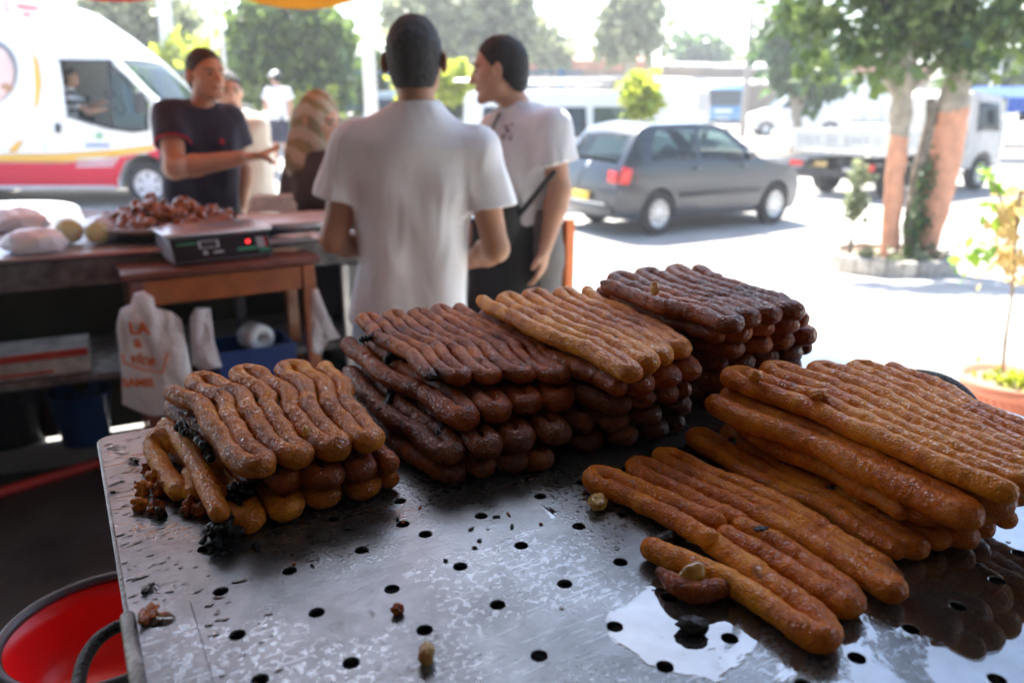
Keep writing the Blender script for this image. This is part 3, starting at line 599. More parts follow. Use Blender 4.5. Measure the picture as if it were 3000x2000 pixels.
# cracked pastry lying alone in front
bk = TP('b', 1200, 700, .012); cp = empty('cracked_pastry', bk, 0, 'cracked amber fried dough lattice lying alone on the wet tray in front', 'pastry')
def bs(pts, z=.0115, r=.0108, seed=0, c0=0, c1=0, name='dough_strand', tone=0.0, k='b', m=d_amber, par=cp, org=bk, zz=None):
    P = [TP(k, x, y, z if zz is None else zz[i]) - org for i, (x, y) in enumerate(pts)]
    return strand(name, spline(P, 6), r, m, par, seed, c0, c1, tone=tone)
bs([(955, 735), (800, 650), (560, 520), (330, 420), (215, 385), (185, 335), (235, 305), (330, 335), (560, 435), (800, 535), (1000, 625)], seed=31, r=.0098, zz=[.017, .0145, .012, .0115, .011, .011, .011, .0115, .012, .014, .0165])
bs([(1160, 625), (960, 535), (760, 430), (560, 340), (480, 300), (470, 262), (520, 250), (640, 300), (860, 400), (1100, 500), (1400, 640), (1700, 800), (1980, 960), (2140, 1060), (2180, 1110), (2110, 1120), (1960, 1040), (1700, 880)][:9] + [(1100, 500), (1400, 640), (1700, 800), (1960, 960), (2130, 1070), (2185, 1080), (2150, 1020), (2000, 925), (1800, 800), (1500, 620), (1200, 480), (900, 345), (680, 240), (635, 205), (680, 185), (780, 215), (930, 300), (1200, 400), (1500, 540), (1800, 740), (2050, 890), (2190, 980)], seed=32, r=.0096, c1=.8, tone=.05)
bs([(1070, 715), (1300, 830), (1550, 990), (1760, 1120), (1850, 1170), (1895, 1150), (1870, 1090), (1750, 1000), (1550, 860), (1350, 740), (1180, 665)], seed=33, r=.0104, tone=.02)
bs([(985, 760), (1120, 860), (1300, 985), (1480, 1110), (1640, 1230), (1730, 1330), (1740, 1385), (1660, 1385), (1520, 1300), (1350, 1175), (1150, 1050), (940, 950), (760, 880), (585, 800)], seed=34, r=.0106, tone=.0)
# curled scrap with a bubble on its flank
sc_ = TP('b', 820, 1030, .008); scr = empty('torn_dough_scrap', sc_, 0, 'torn scorched dough scrap with a clear orange bubble beside the cracked pastry', 'pastry scrap')
strand('dough_strand', [p - sc_ for p in spline([TP('b', x, y, .010) for x, y in ((640, 950), (720, 1020), (830, 1080), (960, 1075), (1080, 1050), (1170, 1060))], 6)], .0085, d_brown, scr, 36, .3, .9, tone=.0)
m_bub = mat('syrup_bubble', (.80, .36, .03), .05, var=.3, scale=40, trans=.55, ior=1.35, coat=.6)
bm = bmesh.new(); bmesh.ops.create_icosphere(bm, subdivisions=4, radius=1, matrix=Matrix.Translation(TP('b', 850, 985, .014) - sc_) @ Matrix.Rotation(.5, 4, 'Z') @ Matrix.Diagonal((.0135, .011, .0125, 1)))
for q in bm.verts: q.co += (q.co - (TP('b', 850, 985, .014) - sc_)) * .16 * noise.noise(q.co * 120)
bmobj('syrup_bubble', bm, m_bub, scr, smooth=True)
# pale lump below the cracked pastry's loop, gold crumb on the tray, sugar crumbs on the stacks
def lump(name, c, r_, m, label=None, cat=None, seed=0, amp=.35, fr=60, sub=3, group=None, char=0):
    bm = bmesh.new(); bmesh.ops.create_icosphere(bm, subdivisions=sub, radius=1)
    for q in bm.verts:
        d = q.co.normalized(); k = 1 + amp * noise.noise(d * 1.6 + Vector((seed * 3.1, seed, 0))) + amp * .5 * noise.noise(d * 4 + Vector((seed, 0, 0))); q.co = Vector((d.x * r_[0], d.y * r_[1], d.z * r_[2])) * k
    me = bpy.data.meshes.new(name); bm.to_mesh(me); bm.free(); o = link(name, me, m); o.location = c; o.rotation_euler = (0, 0, seed * 1.3)
    if m in (d_amber, d_brown, d_dark, d_gold):
        for nm_, v_ in (('char', char), ('tone', 0)): at = me.attributes.new(nm_, 'FLOAT', 'POINT'); at.data.foreach_set('value', np.full(len(me.vertices), v_, np.float32))
    return tag(o, label, cat, group)
m_pale = mat('pale_dough', (.62, .38, .09), .25, var=.25, scale=60, coat=.8, sss=.4, bump=.5, bscale=250)
lump('pale_dough_lump', TP('b', 225, 490, .008), (.0125, .009, .007), m_pale, 'pale yellow dough lump under the loop of the cracked pastry', 'crumb', 1, .22, sub=4)
lump('golden_crumb', TP('p', 1250, 1915, .006), (.0055, .006, .0085), m_pale, 'golden dough crumb standing alone at the front of the tray', 'crumb', 2, .3, sub=4)
lump('brown_crumb', TP('p', 1165, 1783, .004), (.005, .0045, .004), d_brown, 'small round brown crumb behind the golden crumb', 'crumb', 3, .3, sub=4)
m_burn = mat('burnt_sugar', (.010, .007, .006), .45, var=.5, scale=60, coat=.25, bump=.6, bscale=260, spec=.3)
lump('charred_scrap', TP('b', 690, 735, .006), (.020, .007, .005), m_burn, 'long charred dough scrap behind the torn scrap', 'crumb', .28, .6)
lump('charred_lump', TP('b', 850, 1300, .006), (.012, .0075, .0065), m_burn, 'glossy charred lump in front of the cracked pastry', 'crumb', 4.7, .25, sub=4)
lump('charred_cluster', TP('p', 648, 1565, .008), (.016, .012, .013), m_burn, 'black charred cluster at the foot of the front left stack', 'crumb', 5.9, 1.0, sub=4)
lump('charred_crumb', TP('p', 752, 1600, .004), (.004, .004, .005), m_burn, 'small black crumb right of the charred cluster', 'crumb', 6)
lump('burnt_lump', TP('p', 700, 1450, .024), (.013, .010, .012), m_burn, 'black burnt knob stuck to the front left stack', 'crumb', 7, .7, sub=4)
lump('sugar_crumb', TP('p', 895, 1262, .077), (.003, .003, .0055), m_pale, 'pale sugar crumb standing on the front left stack', 'crumb', 8, .3, sub=4)
lump('sugar_crumb', TP('p', 1918, 845, .153), (.006, .005, .009), m_pale, 'pale dough crumb standing on the far right stack', 'crumb', 9, .3, sub=4)
lump('dough_chip', TP('a', 935, 365, .094), (.010, .008, .006), d_gold, 'orange chip of dough on the large right stack', 'crumb', 10, .5)
lump('dough_chip', TP('a', 500, 235, .096), (.011, .009, .005), d_gold, 'glossy flat chip at the far end of the large right stack', 'crumb', 11, .5)
# loose fragments at the far left corner of the tray
fo = TP('c', 720, 680, .012); fr_ = empty('broken_dough_piece', fo, 0, 'bent golden dough piece broken off at the left corner of the tray', 'pastry scrap')
strand('dough_strand', [p - fo for p in spline([TP('c', x, y, z) for x, y, z in ((800, 500, .016), (740, 400, .026), (650, 420, .022), (620, 520, .016), (680, 640, .013), (770, 780, .012), (850, 900, .012))], 8)], .0098, d_gold, fr_, 41, tone=-.08)
strand('dough_strand', [p - fo for p in spline([TP('c', x, y, .011) for x, y in ((1000, 770), (1030, 850), (1000, 920))], 6)], .012, d_gold, fr_, 42, tone=-.06)
strand('dough_strand', [p - fo for p in spline([TP('c', x, y, .030) for x, y in ((760, 300), (900, 470), (1040, 680), (1120, 860), (1230, 1100))], 8)], .0095, d_gold, fr_, 43, tone=-.02)
for i, (x, y, s_, lab) in enumerate([(590, 690, .010, 'round brown crumb behind the crumbly cluster'), (525, 890, .012, 'yellow knobbly crumb at the outside of the cluster'), (500, 1020, .0105, 'low glossy crumb nearest the tray edge in the cluster'), (640, 790, .012, 'tall crumb in the middle of the crumbly cluster'), (690, 900, .0125, 'reddish crumb beside the bent dough piece'), (650, 1060, .011, 'dark crumb at the front of the crumbly cluster'), (960, 1050, .0125, 'brown crumb between the bent piece and the stack'), (1060, 1080, .011, 'brown crumb touching the foot of the front left stack'), (700, 1110, .008, 'blackened crumb in front of the crumbly cluster')]):
    lump('dough_crumb', TP('c', x, y, s_ * .5), (s_ * .62, s_ * .55, s_ * .72), d_gold if i in (1, 2, 3) else d_brown, lab, 'crumb', 12.3 + i, .85, sub=3, group='crumbs at the left corner of the tray', char=.9 if i == 8 else 0)
strand_ = [(('c'), [(850, 330, .044), (890, 290, .05), (915, 360, .05), (1000, 400, .05), (1100, 500, .05), (1150, 600, .045)])]
for k_, p_ in strand_:
    P_ = spline([TP(k_, x, y, z) for x, y, z in p_], 8); tag(tube('burnt_string', P_, [.0035 + .0022 * math.sin(i * 1.9) for i in range(len(P_))], m_burn), 'black burnt string of dough on the left side of the front stack', 'crumb')
for lab, p_ in (('black burnt thread hanging on the upper side of the middle left stack', [(100, 410, .085), (150, 400, .088), (180, 380, .09)]), ('black curled burnt dough bit between the layers of the middle left stack', [(225, 520, .07), (240, 490, .075), (270, 500, .072), (330, 530, .068)]), ('burnt drip down the side of the middle left stack', [(250, 660, .05), (240, 700, .045), (200, 760, .042)]), ('black burnt lumps low on the middle left stack', [(490, 790, .05), (500, 850, .045), (460, 900, .04)])):
    P_ = spline([TP('d', x, y, z) for x, y, z in p_], 8); tag(tube('burnt_bit', P_, [.004 + .0022 * math.sin(i * 2.1) for i in range(len(P_))], m_burn), lab, 'crumb')
# small dark flakes on the sheet
flk = [(1175, 1425, 'amber flake behind the middle of the tray'), (1485, 1535, 'dark flake pair above the syrup pool'), (1590, 1540, 'small amber flake near the tray middle'), (1400, 1510, 'dark thin flake'), (1380, 1550, 'brown crumb flake')]
for i, (x, y) in enumerate([(1230, 1485), (1305, 1640), (1380, 1548), (1490, 1505), (1455, 1512), (1500, 1540), (1585, 1533), (1405, 1582), (1075, 1608), (1180, 1530), (1165, 1520), (1390, 1602), (860, 1650), (915, 1655), (1110, 1492), (395, 1410), (330, 1440), (2270, 1620), (2100, 1425)]):
    lump('syrup_flake', TP('p', x, y, .001), (random.uniform(.0018, .0045), random.uniform(.001, .002), .0009), [m_burn, d_brown][i % 3 == 0], 'small dark flake of burnt sugar lying on the perforated sheet', 'flake', 30 + i, .6, sub=2, group='burnt sugar flakes scattered on the tray')
lump('black_flake', TP('p', 2228, 1548, .024), (.006, .004, .0015), m_burn, 'black flake on the cracked pastry', 'flake', 51, .7, sub=3)
lump('brown_flake', TP('p', 435, 1795, .006), (.011, .006, .003), d_brown, 'brown curled flake on the hem strip near the handle', 'flake', 52, .7, sub=3)
lump('syrup_blob', TP('p', 462, 1812, .0035), (.014, .009, .0016), m_syr, 'clear flat syrup blob on the hem strip', 'syrup blob', 53, .15, sub=3)
lump('dark_seed', TP('p', 2350, 1862, .003), (.010, .0035, .002), d_dark, 'brown oblong crumb beside a hole at the lower right', 'crumb', 54, .4, sub=3)
# bees
m_bee = mat('bee_body', (.035, .022, .012), .4, var=.6, scale=500); m_wing = mat('bee_wing', (.5, .45, .4), .2, var=0, alpha=.45)
def bee(loc, rz, label, s=1):
    e = empty('bee', loc, rz, label, 'bee', 'bees around the syrup')
    bm = bmesh.new(); 
    for c, r_ in (((-.0045, 0, .002), (.0042, .0021, .0021)), ((.0005, 0, .0026), (.0022, .0021, .0021)), ((.0035, 0, .0022), (.0014, .0015, .0014))):
        bmesh.ops.create_uvsphere(bm, u_segments=12, v_segments=8, radius=1, matrix=Matrix.Translation(Vector(c) * s) @ Matrix.Diagonal((r_[0] * s, r_[1] * s, r_[2] * s, 1)))
    bmobj('body', bm, m_bee, e, smooth=True)
    for sy in (-1, 1):
        mesh('wing', [(0, 0, .0045 * s), (-.004 * s, sy * .0015 * s, .0048 * s), (-.008 * s, sy * .004 * s, .0042 * s), (-.003 * s, sy * .0035 * s, .0046 * s)], [(0, 1, 2, 3)], m_wing, e)
        for q in (-.002, .0005, .003): tube('leg', [(q * s, sy * .001 * s, .002 * s), (q * s, sy * .004 * s, .0025 * s), (q * s * 1.4, sy * .0055 * s, .0001)], .0003 * s, m_bee, e, 5)
bee(TP('p', 390, 1352), R(150), 'dark bee on the tray beside the crumbly cluster', 1.15)
bee(TP('p', 440, 1725), R(70), 'bee behind the brown flake on the tray edge', 1.1)
bee(atz(50, 1895, ZR - .095) , R(30), 'bee crawling inside the red tub', 1.3)

# ================================================================== COUNTER, TABLE AND WHAT STANDS ON THEM
m_wood = mat('varnished_wood', (.34, .095, .022), .35, var=.3, scale=9, coat=.4); m_woodred = mat('dark_red_wood', (.17, .05, .03), .3, var=.25, scale=8, coat=.5)
m_ctop = mat('counter_steel', (.50, .50, .52), .33, .85, var=.2, scale=7, bump=.15, bscale=30); m_fascia = mat('scratched_steel_fascia', (.17, .165, .16), .5, .6, var=.5, scale=18)
m_olive = mat('olive_panel', (.045, .045, .022), .7, var=.35, scale=4); m_greyp = mat('grey_green_panel', (.30, .32, .29), .5, var=.15, scale=3); m_orange = mat('orange_paint', (.72, .19, .05), .5, var=.1)
m_white = mat('white_plastic', (.78, .77, .76), .35, var=.04); m_film = mat('plastic_film', (.93, .93, .95), .3, var=.02, translucent=.12, bump=1.0, bscale=34); m_blue = mat('blue_plastic', (.02, .055, .20), .35, var=.12); m_teal = mat('teal_plastic', (.02, .10, .16), .35, var=.6, scale=9, col2=(.03, .22, .12))
Cl = Vector((-1.40, 3.05, 0)); cd = Vector((1.65, .80, 0)).normalized(); cn = Vector((-cd.y, cd.x, 0)); CA = math.atan2(cd.y, cd.x)
ct = empty('serving_counter', (Cl.x, Cl.y, 0), CA, 'long steel topped serving counter with an open shelf below', 'counter')
L0, L1 = -2.2, 1.88; CM, CW = (L0 + L1) / 2, L1 - L0
Box('counter_top', (CM, .36, .992), (CW, .74, .016), m_ctop, ct); Box('fascia', (CM, .012, .925), (CW, .02, .105), m_fascia, ct)
Box('back_panel', (CM, .71, .45), (CW, .02, .86), m_olive, ct); Box('shelf', (-.6, .33, .50), (3.1, .62, .03), m_fascia, ct)
Box('front_panel', (1.30, .03, .44), (1.10, .02, .84), m_greyp, ct); Box('shelf_divider', (-.95, .38, .70), (.02, .6, .36), m_olive, ct)
Box('end_panel', (L1 - .02, .36, .45), (.02, .70, .86), m_dark, ct); Box('corner_post', (L1 - .02, -.012, .50), (.045, .045, 1.00), m_orange, ct); Box('corner_post', (.74, .0, .44), (.03, .03, .86), m_steel, ct)
for x_ in (L0 + .05, -1.0, .3): Box('leg', (x_, .06, .45), (.04, .04, .87), m_dark, ct)
def con(x, y, z=1.0): return Cl + cd * x + cn * y + Vector((0, 0, z))
# wooden table
ta = atz(372, 805, .95); tb = atz(925, 752, .95); td = (tb - ta); TL_ = td.length; td.normalize(); tn_ = Vector((-td.y, td.x, 0)); TAA = math.atan2(td.y, td.x)
wt = empty('wooden_table', (ta.x, ta.y, 0), TAA, 'small varnished wooden table with a dark red top in front of the counter', 'table')
for i in range(3): Box('top_board', (TL_ / 2, .06 + i * .115, .937), (TL_ + .04, .112, .026), m_woodred, wt, bevel=.004)
Box('apron', (TL_ / 2, .03, .868), (TL_ - .06, .022, .095), m_wood, wt); Box('apron', (.03, .19, .868), (.022, .29, .095), m_woodred, wt); Box('apron', (TL_ - .03, .19, .868), (.022, .29, .095), m_wood, wt)
for x_ in (.025, TL_ - .03):
    for y_ in (.03, .33): Box('leg', (x_, y_, .46), (.05, .045, .92), m_wood if x_ > .1 else m_woodred, wt, bevel=.004)
Box('lower_shelf', (TL_ / 2, .18, .44), (TL_ - .02, .30, .022), m_wood, wt); Box('stretcher', (TL_ / 2, .03, .41), (TL_ - .05, .02, .05), m_wood, wt)
def ton(x, y, z=.95): return Vector((ta.x, ta.y, 0)) + td * x + tn_ * y + Vector((0, 0, z))
# electronic scale
m_alu = mat('scale_platter', (.72, .70, .74), .22, .7, var=.05); m_blk = mat('black_gloss', (.008, .008, .009), .4, var=.2, spec=.25); m_gr = mat('green_print', (.03, .28, .15), .5, var=0); m_gy = mat('grey_print', (.45, .47, .52), .5, var=0); m_rd = mat('red_led', (.9, .02, .02), .4, var=0, emis=(1, .02, .02, 1.2)); m_body = mat('scale_body', (.42, .42, .44), .4, .3, var=.1)
sc0 = atz(512, 783, .951); sc1 = atz(803, 750, .951); sdv = sc1 - sc0; SWd = sdv.length; SA = math.atan2(sdv.y, sdv.x); print('SCALE w', SWd)
ws = empty('weighing_scale', (sc0.x, sc0.y, .951), SA, 'electronic weighing scale with a black front and metal platter', 'scale')
bm = bmesh.new(); SH, SD = .112, .27
vsb = [bm.verts.new(p) for p in [(0, 0, .008), (SWd, 0, .008), (SWd, SD, .008), (0, SD, .008), (.0, .052, SH - .018), (SWd, .052, SH - .018), (SWd, SD, SH - .018), (0, SD, SH - .018)]]
for f in ((0, 1, 5, 4), (1, 2, 6, 5), (2, 3, 7, 6), (3, 0, 4, 7), (4, 5, 6, 7), (3, 2, 1, 0)): bm.faces.new([vsb[i] for i in f])
bmobj('scale_body', bm, m_body, ws, bevel=.006)
Box('platter', (SWd / 2, .165, SH - .002), (SWd + .03, .25, .016), m_alu, ws, bevel=.004)
sl = math.atan2(SH - .026, .052)
def onface(name, x0, x1, t0, t1, m, off=.001):
    f = lambda x, t: Vector((x * SWd, .052 * t, .008 + (SH - .026) * t)) + Vector((0, -math.sin(sl), math.cos(sl))) * off
    o = mesh(name, [f(x0, t0), f(x1, t0), f(x1, t1), f(x0, t1)], [(0, 1, 2, 3)], m, ws); s_ = o.modifiers.new('s', 'SOLIDIFY'); s_.thickness = .0012; s_.offset = 1; return o
onface('front_panel', .01, .99, .04, .97, m_blk)
for a_ in ((.06, .26, .74, .80, m_gr), (.64, .84, .30, .40, m_gr), (.86, .97, .18, .30, m_gr), (.27, .47, .80, .84, m_gy), (.27, .29, .56, .80, m_gy), (.45, .47, .56, .80, m_gy), (.27, .47, .53, .56, m_gy), (.30, .34, .28, .42, m_gy), (.40, .50, .30, .38, m_gy)): onface('printed_mark', *a_[:4], a_[4], .0028)
onface('display_window', .29, .45, .56, .80, m_soot if 'm_soot' in globals() else m_black, .0025)
for i in range(4):
    for j in range(4): onface('key', .855 + i * .027, .876 + i * .027, .36 + j * .115, .44 + j * .115, [m_gy, m_gy, m_gy, m_rd if False else mat('red_key', (.45, .03, .03), .5, var=0)][i] if i == 3 else m_gy, .003)
bm = bmesh.new(); bmesh.ops.create_uvsphere(bm, u_segments=12, v_segments=8, radius=.007, matrix=Matrix.Translation((.765 * SWd, .052 * .66 - .003, .008 + (SH - .026) * .66))); bmobj('indicator_lamp', bm, m_rd, ws, smooth=True)
for x_ in (.02, SWd - .02): 
    for y_ in (.02, SD - .02): bmobj('foot', lathe(bmesh.new(), [(0, 0), (.012, 0), (.012, .009), (0, .009)], 12, (x_, y_, 0)), m_black, ws)
# big dish heaped with brown syrup pastries
dc = con(.06, .42); dish = empty('pastry_dish', dc, 0, 'wide shallow metal dish under the heap of sticky brown pastries', 'dish')
bmobj('dish_bowl', lathe(bmesh.new(), [(0, .004), (.26, .004), (.31, .045), (.335, .062), (.34, .060), (.315, .040), (.265, 0), (0, 0)], 48), m_steel, dish, smooth=True)
m_cheb = mat('sticky_brown_pastry', (.30, .085, .018), .12, var=.5, scale=25, coat=1, bump=.6, bscale=90)
protos = []
for s_ in range(3):
    bm = bmesh.new(); pr = random.Random(s_)
    for q in range(3):
        p_ = [Vector((.034 * math.cos(t + q * 2.1), .022 * math.sin(t * 1.0 + q * 2.1), .012 * math.sin(2 * t + q))) for t in np.linspace(0, 3.6, 10)]; tubebm(bm, p_, .0095, 6)
    bmesh.ops.recalc_face_normals(bm, faces=bm.faces); me = bpy.data.meshes.new('twisted_pastry'); bm.to_mesh(me); bm.free(); me.materials.append(m_cheb); me.polygons.foreach_set('use_smooth', [True] * len(me.polygons)); protos.append(me)
for i in range(120):
    r_ = .27 * math.sqrt(random.random()); a_ = random.random() * 6.283; x_, y_ = r_ * math.cos(a_) * 1.0, r_ * math.sin(a_)
    hh = .085 * max(0, 1 - (r_ / .30) ** 1.3) * (1.1 + .35 * math.sin(a_ * 3)) ; z_ = .03 + hh * (random.random() ** .4 if i % 3 else 1)
    o = bpy.data.objects.new('twisted_pastry', protos[i % 3]); COL.objects.link(o); o.location = dc + Vector((x_, y_, z_)); o.rotation_euler = (random.uniform(-.8, .8), random.uniform(-.8, .8), random.uniform(0, 6.28))
    tag(o, 'sticky brown twisted pastry in the heap on the wide metal dish', 'pastry', 'sticky pastries heaped on the dish')
# cloth bundle on a white tray, steel pan under it, paper
m_cloth = mat('folded_cloth', (.60, .57, .52), .85, var=.12, scale=30, bump=.5, bscale=60); m_paper = mat('white_paper', (.74, .74, .73), .7, var=.04); m_kraft = mat('kraft_paper', (.55, .44, .32), .8, var=.15)
def atc(px, py, z=1.0): p = atz(px, py, z); return p
wp = atc(905, 640, 1.055); o = bmobj('white_board', box(bmesh.new(), (0, 0, 0), (.62, .34, .012)), m_white, None, bevel=.02, seg=3); o.location = wp + Vector((0, .05, 0)); o.rotation_euler = (0, 0, CA - .05); tag(o, 'white plastic board under the folded cloth on the steel pan', 'board')
pc_ = atc(830, 680, 1.0) + Vector((.02, .10, 0)); pan = bmobj('steel_pan', lathe(bmesh.new(), [(0, .003), (.15, .003), (.185, .045), (.19, .045), (.155, 0), (0, 0)], 36), m_steel, None, smooth=True); pan.location = pc_; tag(pan, 'small steel pan under the white board', 'pan')
cb = atc(795, 620, 1.062); bm = bmesh.new()
for i in range(5): box(bm, (0.006 * math.sin(i * 2), 0, .008 + i * .014), (.21 - i * .008, .14 - .006 * i, .0135), rz=.05 * math.sin(i * 3))
bmesh.ops.subdivide_edges(bm, edges=bm.edges[:], cuts=3)
for q in bm.verts: q.co += Vector((noise.noise(q.co * 22), noise.noise(q.co * 22 + Vector((5, 0, 0))), .6 * noise.noise(q.co * 15 + Vector((0, 9, 0))))) * .010
o = bmobj('folded_cloth', bm, m_cloth, None, bevel=.006, seg=3); o.location = cb + Vector((0, .03, 0)); o.rotation_euler = (0, 0, CA - .2); tag(o, 'folded cream cloth on the white board behind the scale', 'cloth')
for i, (x, y, m_, lab) in enumerate(((905, 672, m_kraft, 'top brown paper sheet on the counter near the man in white'), (880, 690, m_paper, 'white paper sheet hanging over the counter edge'), (845, 728, m_kraft, 'pinkish paper on the wooden table beside the scale'), (945, 690, m_paper, 'white paper corner beside the elbow of the man in white'))):
    V, F = cdt([(-.10, -.06), (.10, -.06), (.10, .06), (-.10, .06)], grid=.02); o = mesh('paper_sheet', [(a_, b_, .004 + .006 * noise.noise(Vector((a_ * 18, b_ * 18, i * 5)))) for a_, b_ in V], F, m_, smooth=True)
    s_ = o.modifiers.new('s', 'SOLIDIFY'); s_.thickness = .0012; o.location = atz(x, y, 1.006 if i != 2 else .956) + Vector((0, .02, 0)); o.rotation_euler = (0, 0, CA + i * .5); tag(o, lab, 'paper')
# plastic bags at the left of the counter
def blob_bag(name, c, r_, m, label, seed, amp=.18, cat='bag'):
    bm = bmesh.new(); bmesh.ops.create_icosphere(bm, subdivisions=4, radius=1)
    for q in bm.verts:
        d = q.co.normalized(); k = 1 + amp * noise.noise(d * 2 + Vector((seed, 0, 0))) + amp * .5 * noise.noise(d * 6 + Vector((0, seed, 0))); co = Vector((d.x * r_[0], d.y * r_[1], d.z * r_[2])) * k; co.z = max(co.z, -r_[2] * .72); q.co = co
    o = bmobj(name, bm, m, None, smooth=True); o.location = Vector(c) + Vector((0, 0, r_[2] * .72)); return tag(o, label, cat)
p_ = atz(55, 752, 1.0); blob_bag('plastic_bag', p_ + Vector((0, .10, 0)), (.12, .09, .052), m_film, 'crumpled white plastic bag at the left end of the counter', 3)
p_ = atz(70, 690, 1.0); blob_bag('plastic_bag', p_ + Vector((-.10, .12, 0)), (.14, .10, .062), m_film, 'larger white plastic bag behind the crumpled one', 8)
m_fruit = mat('pale_green_fruit', (.52, .50, .16), .35, var=.12, scale=9)
for dx, rr, lab in ((185, .052, 'pale green round melon on the left in the clear bag'), (267, .046, 'pale green round melon on the right in the clear bag')):
    p_ = atz(dx, 722, 1.0); bm = bmesh.new(); bmesh.ops.create_uvsphere(bm, u_segments=24, v_segments=16, radius=rr); bmesh.ops.scale(bm, verts=bm.verts, vec=(1.0, 1, .95)); o = bmobj('melon', bm, m_fruit, None, smooth=True); o.location = p_ + Vector((0, .06, rr * .98)); tag(o, lab, 'melon')
m_clear = mat('clear_bag', (.95, .95, .95), .15, var=0, alpha=.22, bump=.8, bscale=25)
blob_bag('clear_bag', atz(225, 722, 1.0) + Vector((0, .07, -.002)), (.125, .075, .080), m_clear, 'clear knotted plastic bag around the two melons', 5, .12)
# white cloth table in the sun at the far left
rt_ = atd(-40, 560, 5.4); tb_ = empty('round_table', (rt_.x, rt_.y, 0), 0, 'round table under a sunlit white cloth at the left edge', 'table')
bm = bmesh.new(); prof = [(0, .84), (.50, .84), (.53, .825), (.545, .78), (.56, .70), (.57, .62)]; lathe(bm, prof, 60)
for q in bm.verts:
    a_ = math.atan2(q.co.y, q.co.x); k = max(0, .82 - q.co.z) * .35; q.co.x *= 1 + k * math.sin(a_ * 11); q.co.y *= 1 + k * math.sin(a_ * 11)
bmobj('table_cloth', bm, m_white, tb_, smooth=True); bmobj('pedestal', lathe(bmesh.new(), [(0, 0), (.25, 0), (.24, .03), (.04, .06), (.04, .82), (0, .82)], 20), m_dark, tb_)
# hanging printed carrier bag on the table's left leg
m_print = mat('orange_print', (.75, .17, .03), .5, var=.1)
def carrier(name, org, pts, dpt, m, parent=None, seed=0, label=None, cat='bag', group=None):
    """flat hanging bag from an outline in the x/z plane, pillowed to a real thickness"""
    V, F = cdt(pts, grid=.014); cx = sum(p[0] for p in pts) / len(pts); bm = bmesh.new(); n_ = len(pts)
    def edge_d(x, y): 
        d = 9
        for i in range(n_):
            a_, b_ = Vector(pts[i]), Vector(pts[(i + 1) % n_]); t = max(0, min(1, (Vector((x, y)) - a_).dot(b_ - a_) / max(1e-9, (b_ - a_).length_squared))); d = min(d, (Vector((x, y)) - a_ - (b_ - a_) * t).length)
        return d
    fr, bk_ = [], []
    for x, y in V:
        d = edge_d(x, y); t = dpt * (1 - math.exp(-d / .03)); w_ = .022 * noise.noise(Vector((x * 18, y * 6, seed))) + .010 * noise.noise(Vector((x * 50, y * 16, seed)))
        fr.append(bm.verts.new((x, -t + w_, y))); bk_.append(bm.verts.new((x, t + w_ + .001, y)))
    for f in F: bm.faces.new([fr[i] for i in f]); bm.faces.new([bk_[i] for i in f][::-1])
    for i in range(n_): j = (i + 1) % n_; bm.faces.new((fr[i], bk_[i], bk_[j], fr[j])) if i < len(V) else None
    o = bmobj(name, bm, m, parent, smooth=True); o.location = org; 
    return tag(o, label, cat, group)
D_ = 2.66; oc_ = atd(450, 1000, D_); bp_ = [(445, 1220), (395, 1205), (352, 1188), (358, 1090), (349, 1010), (341, 965), (343, 945), (352, 905), (385, 890), (390, 860), (418, 853), (450, 872), (456, 900), (500, 915), (530, 940), (545, 1010), (562, 1100), (575, 1195), (520, 1212)]
P_ = [(p.x - oc_.x, p.z - oc_.z) for p in (atd(x, y, D_) for x, y in bp_)]; hb = carrier('carrier_bag', oc_, P_[::-1] if False else P_, .022, m_film, None, 2, 'white plastic carrier bag with orange lettering hanging from the wooden table')
def text(name, s, loc, size, m, rot, parent=None, ext=.0008, shear=0, align='CENTER', sx=1, bold=.0):
    c = bpy.data.curves.new(name, 'FONT'); c.body = s; c.size = size; c.extrude = ext; c.shear = shear; c.align_x = align; c.offset = bold; c.materials.append(m)
    t_ = bpy.data.objects.new(name, c); me = bpy.data.meshes.new_from_object(t_); bpy.data.objects.remove(t_); o = bpy.data.objects.new(name, me); COL.objects.link(o); o.location = loc; o.rotation_euler = rot; o.scale = (sx, 1, 1)
    if parent: o.parent = parent
    return o
def bpt(x, y, off=-.034): q = atd(x, y, D_); return (q.x - oc_.x, off, q.z - oc_.z)
text('lettering', 'LA', bpt(422, 970), .062, m_print, (R(90), 0, 0), hb, bold=.002); text('lettering', 'a', bpt(418, 1008), .058, m_print, (R(90), 0, 0), hb, bold=.002)
text('lettering', 'vice', bpt(428, 1056), .055, m_print, (R(90), R(8), 0), hb, shear=.25, bold=.0015); text('lettering', 'SAMIS', bpt(418, 1122), .042, m_print, (R(90), 0, 0), hb, bold=.0018)
bm = bmesh.new(); tubebm(bm, [Vector(bpt(372, 1030)), Vector(bpt(376, 1052)), Vector(bpt(420, 1070)), Vector(bpt(487, 1083)), Vector(bpt(503, 1025))], .0035, 6); bmobj('printed_frame', bm, m_print, hb)
o2 = atd(600, 1010, 2.95); P2_ = [(atd(x, y, 2.95).x - o2.x, atd(x, y, 2.95).z - o2.z) for x, y in [(650, 1075), (600, 1085), (560, 1070), (555, 930), (575, 900), (612, 905), (628, 1000)]]; carrier('carrier_bag', o2, P2_, .02, m_film, None, 4, 'plain greyish plastic bag hanging behind the printed one')
o3 = atd(950, 940, 3.12); P3_ = [(atd(x, y, 3.12).x - o3.x, atd(x, y, 3.12).z - o3.z) for x, y in [(1000, 990), (960, 1000), (935, 1045), (915, 1030), (910, 850), (930, 845), (955, 900), (975, 955)]]; hb2 = carrier('carrier_bag', o3, P3_, .015, m_film, None, 6, 'white plastic bag with orange marks on the right side of the wooden table')
